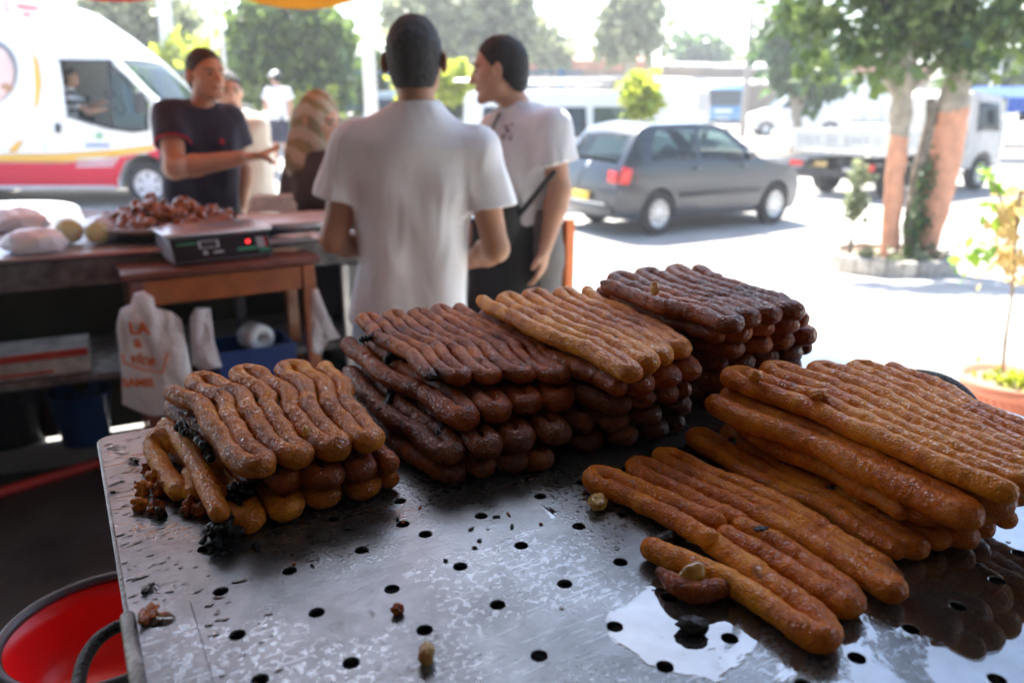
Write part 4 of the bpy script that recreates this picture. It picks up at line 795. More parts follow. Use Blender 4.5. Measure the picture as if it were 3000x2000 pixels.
# crate, roll and tub under the table, boxes on the counter shelf
cr = ton(TL_ * .64, .19, .452); ck = empty('blue_crate', cr, TAA, 'dark blue plastic crate on the lower shelf of the wooden table', 'crate')
for c_, s_ in (((0, -.125, .065), (.30, .01, .13)), ((0, .125, .065), (.30, .01, .13)), ((-.15, 0, .065), (.01, .26, .13)), ((.15, 0, .065), (.01, .26, .13)), ((0, 0, .005), (.30, .25, .01))): Box('crate_side', c_, s_, m_blue, ck)
Box('crate_rim', (0, -.135, .128), (.32, .012, .018), m_blue, ck)
o = bmobj('paper_roll', lathe(bmesh.new(), [(.022, 0), (.058, 0), (.058, .10), (.022, .10), (.022, 0)], 28), m_paper, None, smooth=True); o.rotation_euler = (R(90), 0, TAA + .3); o.location = cr + Vector((-.02, .05, .145)); tag(o, 'white paper roll lying on the blue crate', 'paper roll')
q_ = atz(960, 1110, .30); o = bmobj('teal_tub', lathe(bmesh.new(), [(0, 0), (.12, 0), (.15, .30), (.165, .31), (.16, .32), (.14, .30), (.11, .02), (0, .02)], 28), m_teal, None, smooth=True); o.location = (q_.x, q_.y, .024); tag(o, 'blue and green plastic tub on the floor right of the wooden table', 'tub')
m_redbox = mat('red_printed_card', (.40, .035, .02), .6, var=.2); m_wbox = mat('grubby_white_card', (.35, .34, .32), .6, var=.5, scale=10)
b_ = con(-.55, .17, .516); bx = empty('carton', b_, CA, 'red and white printed carton on the shelf under the counter', 'box'); Box('box_body', (0, 0, .05), (.52, .22, .10), m_wbox, bx); Box('box_band', (0, -.112, .085), (.52, .006, .03), m_redbox, bx); Box('box_band', (-.05, -.112, .02), (.36, .005, .012), m_redbox, bx)
b_ = con(-1.25, .2, .516); o = Box('carton', (0, 0, .08), (.34, .25, .16), m_olive, None); o.location = b_; o.rotation_euler = (0, 0, CA); tag(o, 'dark closed carton at the far left of the shelf', 'box')
q_ = atz(222, 1310, .03); o = bmobj('blue_bucket', lathe(bmesh.new(), [(0, 0), (.10, 0), (.13, .24), (.14, .245), (.135, .25), (.12, .24), (.09, .02), (0, .02)], 28), m_blue, None, smooth=True); o.location = (q_.x, q_.y + .1, .024); tag(o, 'blue bucket on the dark floor below the counter', 'bucket')
q_ = atz(30, 1310, .03); o = bmobj('black_bucket', lathe(bmesh.new(), [(0, 0), (.14, 0), (.17, .3), (.18, .31), (.165, .31), (.13, .02), (0, .02)], 28), m_dark, None, smooth=True); o.location = (q_.x - .05, q_.y + .1, .024); tag(o, 'black bucket at the left edge under the counter', 'bucket')
hz = [atz(x, y, .045) for x, y in ((-160, 1500), (0, 1442), (100, 1412), (200, 1382), (300, 1352), (420, 1330))]; tag(tube('red_pipe', spline(hz, 6), .022, mat('red_hose', (.42, .02, .012), .45, var=.2)), 'red pipe lying across the dark floor', 'pipe')
# ================================================================== VEHICLES
m_glass = glass_mat('car_glass', (.80, .90, .90), .03, .72); m_glassd = glass_mat('dark_car_glass', (.35, .42, .46), .04, .5); m_tyre = mat('tyre_rubber', (.025, .024, .023), .8, var=.3, scale=10); m_hub = mat('wheel_cover', (.55, .55, .55), .35, .5, var=.1); m_under = mat('underbody', (.015, .015, .015), .8, var=.2)
m_chrome = mat('bright_trim', (.75, .75, .76), .15, 1, var=0); m_lampr = mat('red_lamp', (.60, .015, .012), .15, var=.1, scale=20, coat=.6); m_plate = mat('yellow_plate', (.80, .52, .06), .4, var=.05); m_trim = mat('black_trim', (.03, .03, .032), .5, var=.1)
def wheel(par, x, z, y, r, wd=.2, hub=m_hub, spokes=9):
    s_ = 1 if y > 0 else -1; wh = bpy.data.objects.new('wheel', None); COL.objects.link(wh); wh.parent = par; wh.location = (x, y, z); wh.rotation_euler = (R(-90) * s_, 0, 0)
    pr = [(r * .62, -wd / 2), (r * .90, -wd / 2), (r * .98, -wd * .38), (r, -wd * .2), (r, wd * .2), (r * .98, wd * .38), (r * .90, wd / 2), (r * .64, wd * .5), (r * .60, wd * .3)]
    bmobj('tyre', lathe(bmesh.new(), pr, 36), m_tyre, wh, smooth=True)
    bm = lathe(bmesh.new(), [(r * .62, wd * .45), (r * .58, wd * .36), (r * .2, wd * .42), (r * .13, wd * .47), (0, wd * .47)], 36)
    bmobj('rim', bm, hub, wh, smooth=True); bm = bmesh.new()
    for i in range(spokes):
        a_ = 2 * math.pi * (i + .5) / spokes; box(bm, (r * .40 * math.cos(a_), r * .40 * math.sin(a_), wd * .402), (r * .22, r * .07, .008), rz=a_)
    bmobj('rim_slots', bm, m_under, wh)
def arch(cx, cz, r, n=10, z0=0): 
    a0 = math.asin(max(-1, min(1, (z0 - cz) / r))); return [(cx + r * math.cos(t), cz + r * math.sin(t)) for t in np.linspace(math.pi - a0, a0, n)]
class Veh:
    def __init__(s, name, loc, rz, label, cat, outline, W, tum, paint, bow=.05, group=None, K=12, wins=(), holes=()):
        """outline: list of (x,z) clockwise from rear bottom (arches included); W half width; tum: [(z, factor)]"""
        s.e = empty(name, loc, rz, label, cat, group); s.W = W; s.tum = tum; s.out = outline; xs = [p[0] for p in outline]; s.x0, s.x1 = min(xs), max(xs); s.bow = bow; s.K = K
        V, F = cdt(outline, wins, grid=.16); bm = bmesh.new(); key = {}
        L = [bm.verts.new((x, s.w(x, z), z)) for x, z in V]; Rr = [bm.verts.new((x, -s.w(x, z), z)) for x, z in V]
        for f in F: bm.faces.new([L[i] for i in f]); bm.faces.new([Rr[i] for i in f][::-1])
        n_ = len(outline); rows = []
        for i in range(n_):
            x, z = outline[i]; rows.append([Rr[i]] + [bm.verts.new(s.strip(i, -1 + 2 * k / K)) for k in range(1, K)] + [L[i]])
        for i in range(n_):
            a_, b_ = rows[i], rows[(i + 1) % n_]
            for k in range(K):
                if any(h0 <= i < h1 and 1 <= k < K - 1 for h0, h1 in holes): continue
                bm.faces.new((a_[k], a_[k + 1], b_[k + 1], b_[k]))
        s.body = bmobj('body', bm, paint, s.e, bevel=.035, seg=3)
    def w(s, x, z):
        t = np.interp(z, [q[0] for q in s.tum], [q[1] for q in s.tum]); e = min(x - s.x0, s.x1 - x) / .55; e = max(0, min(1, e)); return s.W * t * (1 - .10 * (1 - e) ** 2)
    def nrm(s, i):
        a_, b_ = s.out[i - 1], s.out[(i + 1) % len(s.out)]; d = Vector((b_[0] - a_[0], b_[1] - a_[1])); d.normalize(); return Vector((-d.y, d.x))
    def strip(s, i, k, off=0):
        x, z = s.out[i]; n_ = s.nrm(i); b_ = s.bow * (1 - k * k) if z > .25 else 0; b_ += off; return (x + n_.x * b_, k * s.w(x, z), z + n_.y * b_)
    def side(s, name, poly, sd, m, off=.006, th=.005, g=.12, parent=None):
        V, F = cdt(poly, grid=g); o = mesh(name, [(x, sd * (s.w(x, z) + off), z) for x, z in V], F if sd < 0 else [f[::-1] for f in F], m, parent or s.e, True)
        mo = o.modifiers.new('s', 'SOLIDIFY'); mo.thickness = th; mo.offset = 1; return o
    def patch(s, name, i0, i1, m, k0=-.86, k1=.86, t0=.08, t1=.92, off=.008, n_=6):
        """panel on the outline strip between outline points i0 and i1"""
        vs = []; 
        for a_ in range(n_ + 1):
            t = t0 + (t1 - t0) * a_ / n_; f = i0 + (i1 - i0) * t; i = min(int(f), max(i0, i1) - 1); q = f - i
            for b_ in range(n_ + 1):
                k = k0 + (k1 - k0) * b_ / n_; A, B = Vector(s.strip(i, k, off)), Vector(s.strip(i + 1, k, off)); vs.append(A.lerp(B, q))
        fs = [(a_ * (n_ + 1) + b_, a_ * (n_ + 1) + b_ + 1, (a_ + 1) * (n_ + 1) + b_ + 1, (a_ + 1) * (n_ + 1) + b_) for a_ in range(n_) for b_ in range(n_)]
        o = mesh(name, vs, fs, m, s.e, True); mo = o.modifiers.new('s', 'SOLIDIFY'); mo.thickness = .006; mo.offset = 0; return o
def paint(name, col, rough=.28): return mat(name, col, rough, var=.04, coat=.8, scale=1.5)
# --- dark grey hatchback: x from rear (0) to front (4.15)
p_r = atz(1930, 690, -.42); p_f = atz(2262, 657, -.42); hd = (p_f - p_r); HA = math.atan2(hd.y, hd.x); hd.normalize()
m_slate = paint('slate_grey_paint', (.012, .019, .031), .35)
out = [(.04, .30), (.0, .42), (.02, .60), (.06, .86), (.12, .95), (.40, 1.30), (.52, 1.405), (.75, 1.44), (1.6, 1.455), (2.05, 1.42), (2.28, 1.35), (2.85, .99), (2.98, .945), (3.6, .85), (3.80, .74), (3.92, .56), (3.94, .38), (3.86, .22)] + [(3.66, .20)] + arch(3.30, .30, .345, 12, .21)[::-1] + [(1.15, .20)] + arch(.80, .30, .345, 12, .21)[::-1] + [(.20, .24)]
tum = [(.2, .93), (.5, 1.0), (.9, 1.0), (1.0, .96), (1.42, .76), (1.5, .74)]
loc = p_r + Vector((-.80 * hd.x, -.80 * hd.y, 0)) + Vector((-hd.y, hd.x, 0)) * .86; loc.z = gz(loc.x + 2 * hd.x, loc.y + 2 * hd.y) + .0
g = Veh('parked_car', (loc.x, loc.y, -.42), HA, 'slate grey five door hatchback parked in the sun', 'car', out, .87, tum, m_slate, wins=[[(.62, 1.0), (1.02, 1.0), (1.52, .99), (1.56, 1.37), (1.0, 1.385), (.80, 1.36)], [(1.62, .99), (2.58, .97), (2.50, 1.08), (2.18, 1.30), (1.98, 1.36), (1.66, 1.37)]], holes=[(4, 5), (10, 11)]); g.e.scale = (.975, 1, 1.13)
for sd in (-1, 1):
    g.side('window', [(.62, 1.0), (1.02, 1.0), (1.52, .99), (1.56, 1.37), (1.0, 1.385), (.80, 1.36)], sd, m_glass); g.side('window', [(1.62, .99), (2.58, .97), (2.50, 1.08), (2.18, 1.30), (1.98, 1.36), (1.66, 1.37)], sd, m_glass)
    g.side('side_moulding', [(1.18, .50), (2.92, .50), (2.92, .56), (1.18, .56)], sd, m_trim, .004, .012)
    for x_ in (1.42, 2.42): g.side('door_handle', [(x_, .86), (x_ + .16, .86), (x_ + .16, .895), (x_, .895)], sd, m_slate, .012, .02)
    for x_ in (1.59, 2.62): g.side('door_seam', [(x_, .32), (x_ + .012, .32), (x_ + .012, .97), (x_, .97)], sd, m_under, .002, .003)
    g.side('rear_lamp', [(.035, .72), (.20, .70), (.26, .90), (.10, .93)], sd, m_lampr, .008, .02)
    g.side('sill', [(1.2, .21), (2.9, .21), (2.9, .26), (1.2, .26)], sd, m_trim, .004, .01)
    Box('door_mirror', (2.48, sd * .99, 1.02), (.10, .17, .12), m_slate, g.e, bevel=.02)
g.patch('rear_window', 4, 5, m_glass, -.80, .80, .12, .95); g.patch('windscreen', 10, 11, m_glass, -.86, .86, .05, .95)
for sd in (-1, 1): g.patch('rear_lamp', 2, 3, m_lampr, .72 * sd, .985 * sd, .45, 1.0, .012, 3)
g.patch('bumper', 0, 1, m_slate, -.97, .97, .1, .95, .04, 4); g.patch('bumper', 1, 2, m_chrome, -.80, .80, .1, .2, .055, 3)
g.patch('number_plate', 1, 2, m_plate, -.30, .26, .28, .80, .06, 3); g.patch('rear_seam', 2, 3, m_under, -.68, .68, .02, .05, .006, 3); g.patch('badge', 3, 4, m_chrome, -.06, .06, .2, .8, .012, 3)
for x_ in (.80, 3.30):
    for sd in (-1, 1): wheel(g.e, x_, .30, sd * .78, .305, .19)
Box('underbody', (2.05, 0, .30), (3.7, 1.1, .16), m_under, g.e); Box('seat', (1.35, 0, .72), (.5, 1.25, .55), m_under, g.e, bevel=.06); Box('seat', (2.15, .36, .75), (.45, .48, .62), m_under, g.e, bevel=.06); Box('seat', (2.15, -.36, .75), (.45, .48, .62), m_under, g.e, bevel=.06)
# --- delivery van (livery red / yellow / white)
m_vw = paint('van_white_paint', (.74, .73, .72)); m_vr = mat('van_red_paint', (.62, .006, .035), .6, var=.04, scale=1.5); m_vy = paint('van_yellow_paint', (.80, .42, .04)); m_pink = mat('pink_print', (.72, .50, .46), .5, var=.1, scale=3); m_pgd = mat('grey_print_dark', (.22, .22, .24), .5, var=.1); m_pgrey = mat('pale_grey_print', (.62, .58, .60), .5, var=.08, scale=3)
VD = 12.0; F0 = atd(452, 598, VD); sc = lambda x, y: (lambda q: (q.x - F0.x, q.z - F0.z))(atd(x, y, VD))
# local x=0 at the front wheel
out = [(-4.9, .30), (-4.95, .9), (-4.9, 2.9), (-4.6, 3.18), (-3.0, 3.24), sc(112, 0), sc(223, 76), sc(335, 165), sc(437, 266), sc(480, 300), (.72, 1.12), (.90, .95), (.96, .6), (.92, .28)] + [(.45, .27)] + arch(0, .36, .43, 12, .28)[::-1] + [(-3.0, .27)] + arch(-3.45, .36, .43, 12, .28)[::-1]
vt = [(.2, .96), (.5, 1.0), (1.2, 1.0), (1.7, .95), (3.2, .80)]
VW = [sc(x, y) for x, y in [(176, 170), (250, 168), (322, 172), (372, 212), (420, 262), (444, 292), (446, 365), (400, 372), (330, 362), (270, 345), (215, 332), (203, 318), (190, 240)]]
van = Veh('delivery_van', (F0.x, VD + .86, gz(F0.x, VD)), 0, 'tall white delivery van with yellow and red bands and a driver at the wheel', 'van', out, .98, vt, m_vw, .04, wins=[VW], holes=[(7, 9)])
def vp(pts): return [sc(x, y) for x, y in pts]
van.side('window', vp([(326, 200), (372, 212), (420, 262), (444, 292), (446, 365), (400, 372), (338, 364)]), -1, m_glass, .006); van.side('window', VW, 1, m_glass, .006); van.side('window_frame', vp([(318, 172), (330, 176), (342, 364), (330, 362)]), -1, m_trim, .010)
van.side('window_frame', vp([(172, 166), (325, 168), (340, 176), (172, 172)]), -1, m_trim, .012); van.side('window_frame', vp([(205, 325), (270, 345), (330, 360), (400, 370), (446, 366), (446, 374), (400, 380), (330, 370), (268, 353), (205, 333)]), -1, m_trim, .012); van.side('window_frame', vp([(318, 172), (326, 172), (440, 290), (448, 372), (438, 372), (428, 292)]), -1, m_trim, .012)
van.side('red_band', [(-4.85, .30), (-4.85, .86)] + vp([(0, 466), (200, 468), (330, 455), (460, 433)]) + [(.55, 1.02), (.86, .85), (.88, .45), (.44, .42), (.30, .68), (0, .82), (-.30, .68), (-.44, .42), (-.46, .30), (-2.98, .30), (-3.05, .55), (-3.25, .76), (-3.45, .82), (-3.65, .76), (-3.85, .55), (-3.9, .30)], -1, m_vr, .004)
van.side('yellow_band', [(-4.85, .88), (-4.85, 1.0)] + vp([(0, 442), (180, 440), (330, 430), (460, 415), (462, 430), (330, 452), (200, 466), (0, 464)]), -1, m_vy, .006)
van.side('yellow_swoosh', vp([(95, 140), (115, 170), (128, 235), (122, 300), (112, 310), (110, 250), (104, 190)]), -1, m_vy, .006); van.side('yellow_swoosh', vp([(36, 436), (60, 405), (84, 402), (62, 436)]), -1, m_vy, .006)
van.side('printed_picture', vp([(-35 + 92 * math.cos(t), 205 + 98 * math.sin(t)) for t in np.linspace(0, 6.2, 40)])[::-1], -1, m_pgd, .004)
van.side('printed_picture', vp([(-42 + 88 * math.cos(t), 212 + 94 * math.sin(t)) for t in np.linspace(0, 6.2, 40)])[::-1], -1, m_pink, .007)
van.side('printed_picture', vp([(10, 240), (28, 235), (44, 244), (50, 255), (34, 262), (12, 250)])[::-1], -1, mat('brown_print', (.42, .22, .12), .5, var=0), .010, g=.06)
van.side('door_seam', vp([(117, 95), (119, 95), (155, 540), (153, 540)]), -1, m_pgrey, .008); van.side('door_seam', vp([(0, 68), (225, 92), (225, 94), (0, 71)]), -1, m_pgrey, .008)
van.side('door_handle', vp([(176, 352), (190, 354), (190, 380), (178, 380)]), -1, m_trim, .008, .03)
van.side('lower_trim', [(-.5, .27), (-2.95, .27), (-2.95, .33), (-.5, .33)][::-1], -1, m_pgrey, .006)
yv = lambda x, y, o_=.012: (sc(x, y)[0], -(van.w(*sc(x, y)) + o_), sc(x, y)[1])
m_pr = mat('red_print', (.62, .05, .07), .5, var=0); m_pg = mat('green_print', (.25, .45, .25), .5, var=0); m_pb = mat('blue_print', (.2, .3, .5), .5, var=0); m_pw = mat('white_print', (.75, .72, .72), .5, var=0)
for pts in ([(45, 4), (72, 8), (108, 13), (106, 20), (70, 17), (44, 12)], [(62, 30), (76, 29), (90, 34), (78, 39), (64, 36)], [(2, 0), (22, 0), (20, 5), (4, 5)], [(6, 17), (18, 16), (28, 20), (18, 23), (8, 22)]): van.side('red_mark', vp(pts)[::-1], -1, m_pr, .010, g=.06)
for i in range(9): van.side('script_stroke', vp([(262 + i * 8, 410 + (i % 3) * 2), (266 + i * 8, 409), (268 + i * 8, 420), (264 + i * 8, 421 + (i % 2) * 3)]), -1, m_pb, .010, g=.05)
van.side('logo_leaf', vp([(288, 392), (302, 375), (316, 392), (304, 400)]), -1, m_pg, .008, g=.05)
for i, (x0, x1) in enumerate(((238, 358), (236, 358), (240, 350), (234, 345))): van.side('text_line', vp([(x0, 452 + i * 8), (x1, 450 + i * 8), (x1, 454 + i * 8), (x0, 456 + i * 8)]), -1, m_pw, .010)
van.patch('windscreen', 7, 9, m_glass, -.84, .84, .03, .97)
for x_ in (0, -3.45):
    for sd in (-1, 1): wheel(van.e, x_, .34, sd * .86, .345, .22, m_pgrey, 6)
Box('underbody', (-2, 0, .42), (5.4, 1.2, .2), m_under, van.e); Box('door_mirror', (.10, -1.12, 1.52), (.10, .22, .30), m_trim, van.e, bevel=.03); Box('seat', (-1.65, 0, 1.2), (.18, 1.6, .85), m_under, van.e, bevel=.05); Box('bulkhead', (-1.95, 0, 1.4), (.05, 1.6, 1.8), m_under, van.e)
# --- flatbed truck behind the painted trees
A = atd(2309, 421, 18.0); B = atd(2592, 466, 16.0); wv = (B - A); wv.z = 0; TW = 2.1; tr_dir = Vector((-wv.y, wv.x, 0)).normalized(); tr_dir = tr_dir if tr_dir.x > 0 else -tr_dir; TRK = math.atan2(tr_dir.y, tr_dir.x)
mid = (A + B) / 2; tk = empty('flatbed_truck', (mid.x, mid.y, -.42), TRK, 'old white flatbed truck seen from behind the painted trees', 'truck')
m_worn = mat('worn_lettering', (.40, .41, .40), .6, var=.3, scale=20); m_cream = mat('dusty_white_paint', (.55, .54, .50), .55, var=.12, scale=4)
zb = .95; TLn = 3.3
for i in range(4): Box('side_board', (TLn / 2, -TW / 2, zb + .08 + i * .105), (TLn, .035, .098), m_cream, tk, bevel=.008); Box('side_board', (TLn / 2, TW / 2, zb + .08 + i * .105), (TLn, .035, .098), m_cream, tk, bevel=.008); Box('tail_board', (-.02, 0, zb + .08 + i * .105), (.035, TW, .098), m_cream, tk, bevel=.008)
Box('bed', (TLn / 2, 0, zb - .02), (TLn, TW, .08), m_cream, tk)
for i in range(9): Box('stake', (.0 if i < 3 else .4 + (i - 3) * .55, [-.95, 0, .95][i] if i < 3 else -TW / 2 - .02, zb + .22), (.05, .05, .46), m_cream, tk)
for sy in (-1, 1):
    Box('chassis_rail', (2.3, sy * .38, .74), (5.2, .09, .16), m_under, tk); Box('tail_lamp', (-.07, sy * .86, .68), (.05, .34, .13), m_lampr, tk, bevel=.01); Box('mud_flap', (.35, sy * .78, .52), (.02, .40, .36), m_under, tk)
    wheel(tk, .95, .38, sy * .78, .38, .30, m_cream, 5); wheel(tk, 4.15, .38, sy * .84, .38, .22, m_cream, 5)
Box('rear_bumper', (-.10, 0, .52), (.08, 1.9, .14), m_trim, tk, bevel=.01); Box('number_plate', (-.145, .25, .70), (.012, .46, .12), mat('dull_plate', (.45, .32, .12), .6, var=.1), tk); Box('axle', (.95, 0, .38), (.14, 1.3, .14), m_under, tk); Box('fuel_tank', (2.5, -.62, .66), (.8, .35, .32), m_under, tk, bevel=.04)
for i in range(14): Box('headboard_bar', (TLn - .02, -.98 + i * .15, zb + .72), (.03, .035, 1.1), m_cream, tk)
for z_ in (.45, .95, 1.26): Box('headboard_rail', (TLn - .02, 0, zb + z_), (.04, TW, .05), m_cream, tk)
outc = [(3.45, .55), (3.45, 2.05), (3.6, 2.18), (4.6, 2.16), (4.85, 1.95), (5.05, 1.25), (5.08, .55)] + [(4.60, .50)] + arch(4.15, .42, .46, 10, .50)[::-1]
cab = Veh('cab_tmp', (0, 0, 0), 0, None, None, outc, .95, [(.4, 1), (1.2, 1), (2.2, .86)], m_cream, .03)
for o in [cab.body] : o.parent = tk; o.name = 'cab'
cab.e2 = cab.e; cab.e = tk
for sd in (-1, 1): cab.side('cab_window', [(3.75, 1.32), (4.75, 1.30), (4.62, 1.92), (3.8, 1.95)], sd, m_glassd)
cab.patch('windscreen', 4, 5, m_glassd, -.85, .85); bpy.data.objects.remove(cab.e2)
tube('mirror_arm', [(4.85, -.95, 1.45), (4.95, -1.22, 1.5), (4.95, -1.22, 1.9), (4.8, -.9, 1.95)], .014, m_trim, tk, 6); Box('door_mirror', (4.95, -1.25, 1.7), (.06, .18, .34), m_trim, tk, bevel=.02)
for i in range(12):
    if i not in (4, 7): Box('worn_marking', (-.042, .84 - i * .145, zb + .22 + .02 * (i % 2)), (.006, .085, .16), m_worn, tk, bevel=0)
# --- simpler vehicles further off
def boxy(name, px0, px1, py_bot, D, zg, label, cat, outline, W, tum, paint_m, wheels, wr, rz=0, wins=(), strips=(), flip=False, extra=None):
    c = atd((px0 + px1) / 2, py_bot, D); v_ = Veh(name, (c.x, c.y, zg), rz, label, cat, outline, W, tum, paint_m, .05, wins=[q_[0] for q_ in wins], holes=[(s_[1], s_[2]) for s_ in strips])
    for poly, m_ in wins:
        for sd in (-1, 1): v_.side('window', poly, sd, m_)
    for nm, i0, i1, m_, *k in strips: v_.patch(nm, i0, i1, m_, *k)
    for x_ in wheels:
        for sd in (-1, 1): wheel(v_.e, x_, wr, sd * (W - .11), wr, .18, m_hub, 7)
    return v_
# white minibus with a roof rack, behind the man in profile (faces right)
om = [(-2.1, .35), (-2.15, .9), (-2.08, 1.95), (-1.9, 2.08), (.75, 2.08), (1.05, 1.98), (1.55, 1.32), (2.2, 1.15), (2.35, .85), (2.35, .35)] + [(1.80, .30)] + arch(1.45, .34, .38, 9, .32)[::-1] + [(-1.05, .30)] + arch(-1.4, .34, .38, 9, .32)[::-1]
zg = -.36; mb = boxy('white_minibus', 1665, 1665, 500, 16.5, zg, 'white minibus with a loaded roof rack behind the man in profile', 'minibus', om, .88, [(.3, .96), (.9, 1), (1.2, .98), (2.1, .84)], m_vw, (-1.4, 1.45), .32, R(3), [([(-1.8, 1.25), (-.75, 1.25), (-.75, 1.80), (-1.75, 1.80)], m_glassd), ([(-.65, 1.25), (.25, 1.25), (.22, 1.80), (-.65, 1.80)], m_glassd), ([(.36, 1.25), (1.38, 1.25), (.95, 1.80), (.36, 1.80)], m_glass)], [('windscreen', 5, 6, m_glass)])
for y_ in (-.65, .65): tube('rack_rail', [(-1.8, y_, 2.24), (.7, y_, 2.24)], .02, m_steel, mb.e, 6)
for i in range(6): tube('rack_bar', [(-1.75 + i * .48, -.65, 2.24), (-1.75 + i * .48, .65, 2.24)], .016, m_steel, mb.e, 6); tube('rack_foot', [(-1.75 + i * .48, -.65, 2.24), (-1.75 + i * .48, -.70, 2.06)], .014, m_steel, mb.e, 5)
lad = empty('ladder', (mb.e.location.x - .4, mb.e.location.y, zg + 2.27), R(3), 'metal ladder lying on the roof rack of the white minibus', 'ladder')
for y_ in (-.2, .2): tube('rail', [(-1.9, y_, .02), (1.6, y_, .10)], .025, m_steel, lad, 6)
for i in range(10): tube('rung', [(-1.7 + i * .34, -.2, .02 + .022 * i * .34), (-1.7 + i * .34, .2, .02 + .022 * i * .34)], .015, m_steel, lad, 6)
# blue grey estate seen between the two men
m_bg = paint('blue_grey_paint', (.28, .34, .38)); oe = [(-2.1, .40), (-2.15, .95), (-1.95, 1.62), (-1.75, 1.74), (.25, 1.74), (.55, 1.66), (1.0, 1.12), (1.95, .98), (2.1, .75), (2.1, .38)] + [(1.65, .32)] + arch(1.3, .34, .38, 9, .33)[::-1] + [(-.95, .32)] + arch(-1.3, .34, .38, 9, .33)[::-1]
boxy('estate_car', 1330, 1330, 400, 20, .0, 'blue grey estate car seen between the two men in white', 'car', oe, .86, [(.3, .95), (.9, 1), (1.1, .97), (1.75, .80)], m_bg, (-1.3, 1.3), .34, R(-4), [([(-1.85, 1.14), (-.75, 1.14), (-.75, 1.60), (-1.72, 1.60)], m_glassd), ([(-.66, 1.14), (.85, 1.14), (.45, 1.58), (-.66, 1.60)], m_glassd)], [('windscreen', 5, 6, m_glassd)])
# white small van nose left
ow = [(-2.15, .30), (-2.2, .62), (-2.05, .86), (-1.25, 1.10), (-.55, 1.68), (-.15, 1.80), (1.75, 1.82), (2.05, 1.70), (2.12, .9), (2.12, .32)] + [(1.68, .28)] + arch(1.3, .31, .36, 9, .30)[::-1] + [(-1.02, .28)] + arch(-1.38, .31, .36, 9, .30)[::-1]
wc = boxy('white_car', 2325, 2325, 386, 36, gz(13, 36), 'white rounded family van parked beyond the truck, nose to the left', 'car', ow, .92, [(.2, .95), (.8, 1), (1.1, .96), (1.8, .80)], m_vw, (-1.38, 1.3), .31, R(-6), [([(-.85, 1.16), (-.35, 1.16), (-.35, 1.55), (-.5, 1.52)], m_glassd), ([(-.25, 1.16), (.70, 1.16), (.68, 1.62), (-.25, 1.62)], m_glassd)], [('windscreen', 3, 4, m_glass)])
# blue lorry seen from the front
m_lb = paint('light_blue_paint', (.03, .20, .42)); ol = [(-3.0, .5), (-3.0, 2.1), (-1.6, 2.12), (-1.55, 2.2), (-.2, 2.2), (0, 2.05), (.12, 1.2), (.14, .5)] + [(-.15, .45)] + arch(-.65, .42, .46, 9, .46)[::-1] + [(-1.9, .45)] + arch(-2.4, .42, .46, 9, .46)[::-1]
lo = boxy('blue_lorry', 2115, 2115, 372, 44, gz(12, 44), 'light blue lorry facing the road by the long shed', 'lorry', ol, 1.15, [(.4, 1), (1.3, 1), (2.2, .93)], m_lb, (-2.4, -.65), .42, R(-105), [([(-1.2, 1.3), (-.25, 1.3), (-.3, 1.95), (-1.2, 1.95)], m_glass)], [('windscreen', 5, 6, m_glass), ])
lo.patch('grille', 6, 7, m_white, -.45, .45, .25, .45, .02); lo.patch('number_plate', 6, 7, m_white, -.35, .35, .8, .92, .03)
# white box van, only its tall side showing
ob = [(-2.4, .4), (-2.4, 2.15), (-2.3, 2.22), (1.2, 2.22), (1.6, 2.0), (1.95, 1.2), (2.3, 1.05), (2.35, .4)] + [(1.95, .35)] + arch(1.55, .36, .40, 9, .36)[::-1] + [(-1.3, .35)] + arch(-1.7, .36, .40, 9, .36)[::-1]
boxy('white_box_van', 1985, 1985, 380, 31, gz(6, 31), 'plain white panel van left of the blue lorry', 'van', ob, .95, [(.3, 1), (1.2, 1), (2.2, .93)], m_vw, (-1.7, 1.55), .34, R(70), [], [('windscreen', 4, 5, m_glassd)])
# ================================================================== BUILDINGS, POLES AND FENCE
m_beige = mat('beige_render', (.30, .235, .18), .85, var=.12, scale=.5); m_roofw = mat('pale_sheet_roof', (.70, .69, .66), .5, var=.05); m_tile = mat('red_roof_tile', (.45, .20, .13), .8, var=.2, scale=2); m_bfence = mat('blue_fence_paint', (.06, .13, .22), .5, var=.2); m_pole = mat('cream_pole_paint', (.66, .62, .54), .5, var=.05)
shp = atd(1755, 340, 58); e_ = empty('long_shed', (shp.x, 58, gz(10, 58)), R(4), 'long low beige shed with a pale sloping sheet roof', 'building')
Box('wall', (11, 4, 1.9), (26, 8, 3.7), m_beige, e_)
for i in range(13): Box('roof_sheet', (-2 + i * 2.15, 1.6, 4.25 - .05 * i), (2.12, 6.4, .16), m_roofw, e_, rx=R(5))
for i in range(6): Box('window', (2.2 + i * 4, -.02, 2.2), (.9, .10, .8), m_under, e_)
Box('lean_to_roof', (11, -2.6, 2.75), (8.5, 4.2, .12), m_roofw, e_, rx=R(6)); 
for x_ in (7.2, 11, 14.8): Box('post', (x_, -4.4, 1.2), (.16, .16, 2.7), m_dark, e_)
hp = atd(590, 150, 48); e_ = empty('red_roofed_house', (hp.x, 48, .3), 0, 'pale house with a red tiled roof between the left trees', 'building'); Box('wall', (0, 0, 2), (4.6, 5, 4), m_beige, e_)
bm = bmesh.new(); vv = [bm.verts.new(p) for p in [(-2.7, -2.8, 4), (2.7, -2.8, 4), (2.7, 2.8, 4), (-2.7, 2.8, 4), (-.6, 0, 5.7), (.6, 0, 5.7)]]; [bm.faces.new([vv[i] for i in f]) for f in ((0, 1, 5, 4), (2, 3, 4, 5), (1, 2, 5), (3, 0, 4), (3, 2, 1, 0))]; bmobj('roof', bm, m_tile, e_)
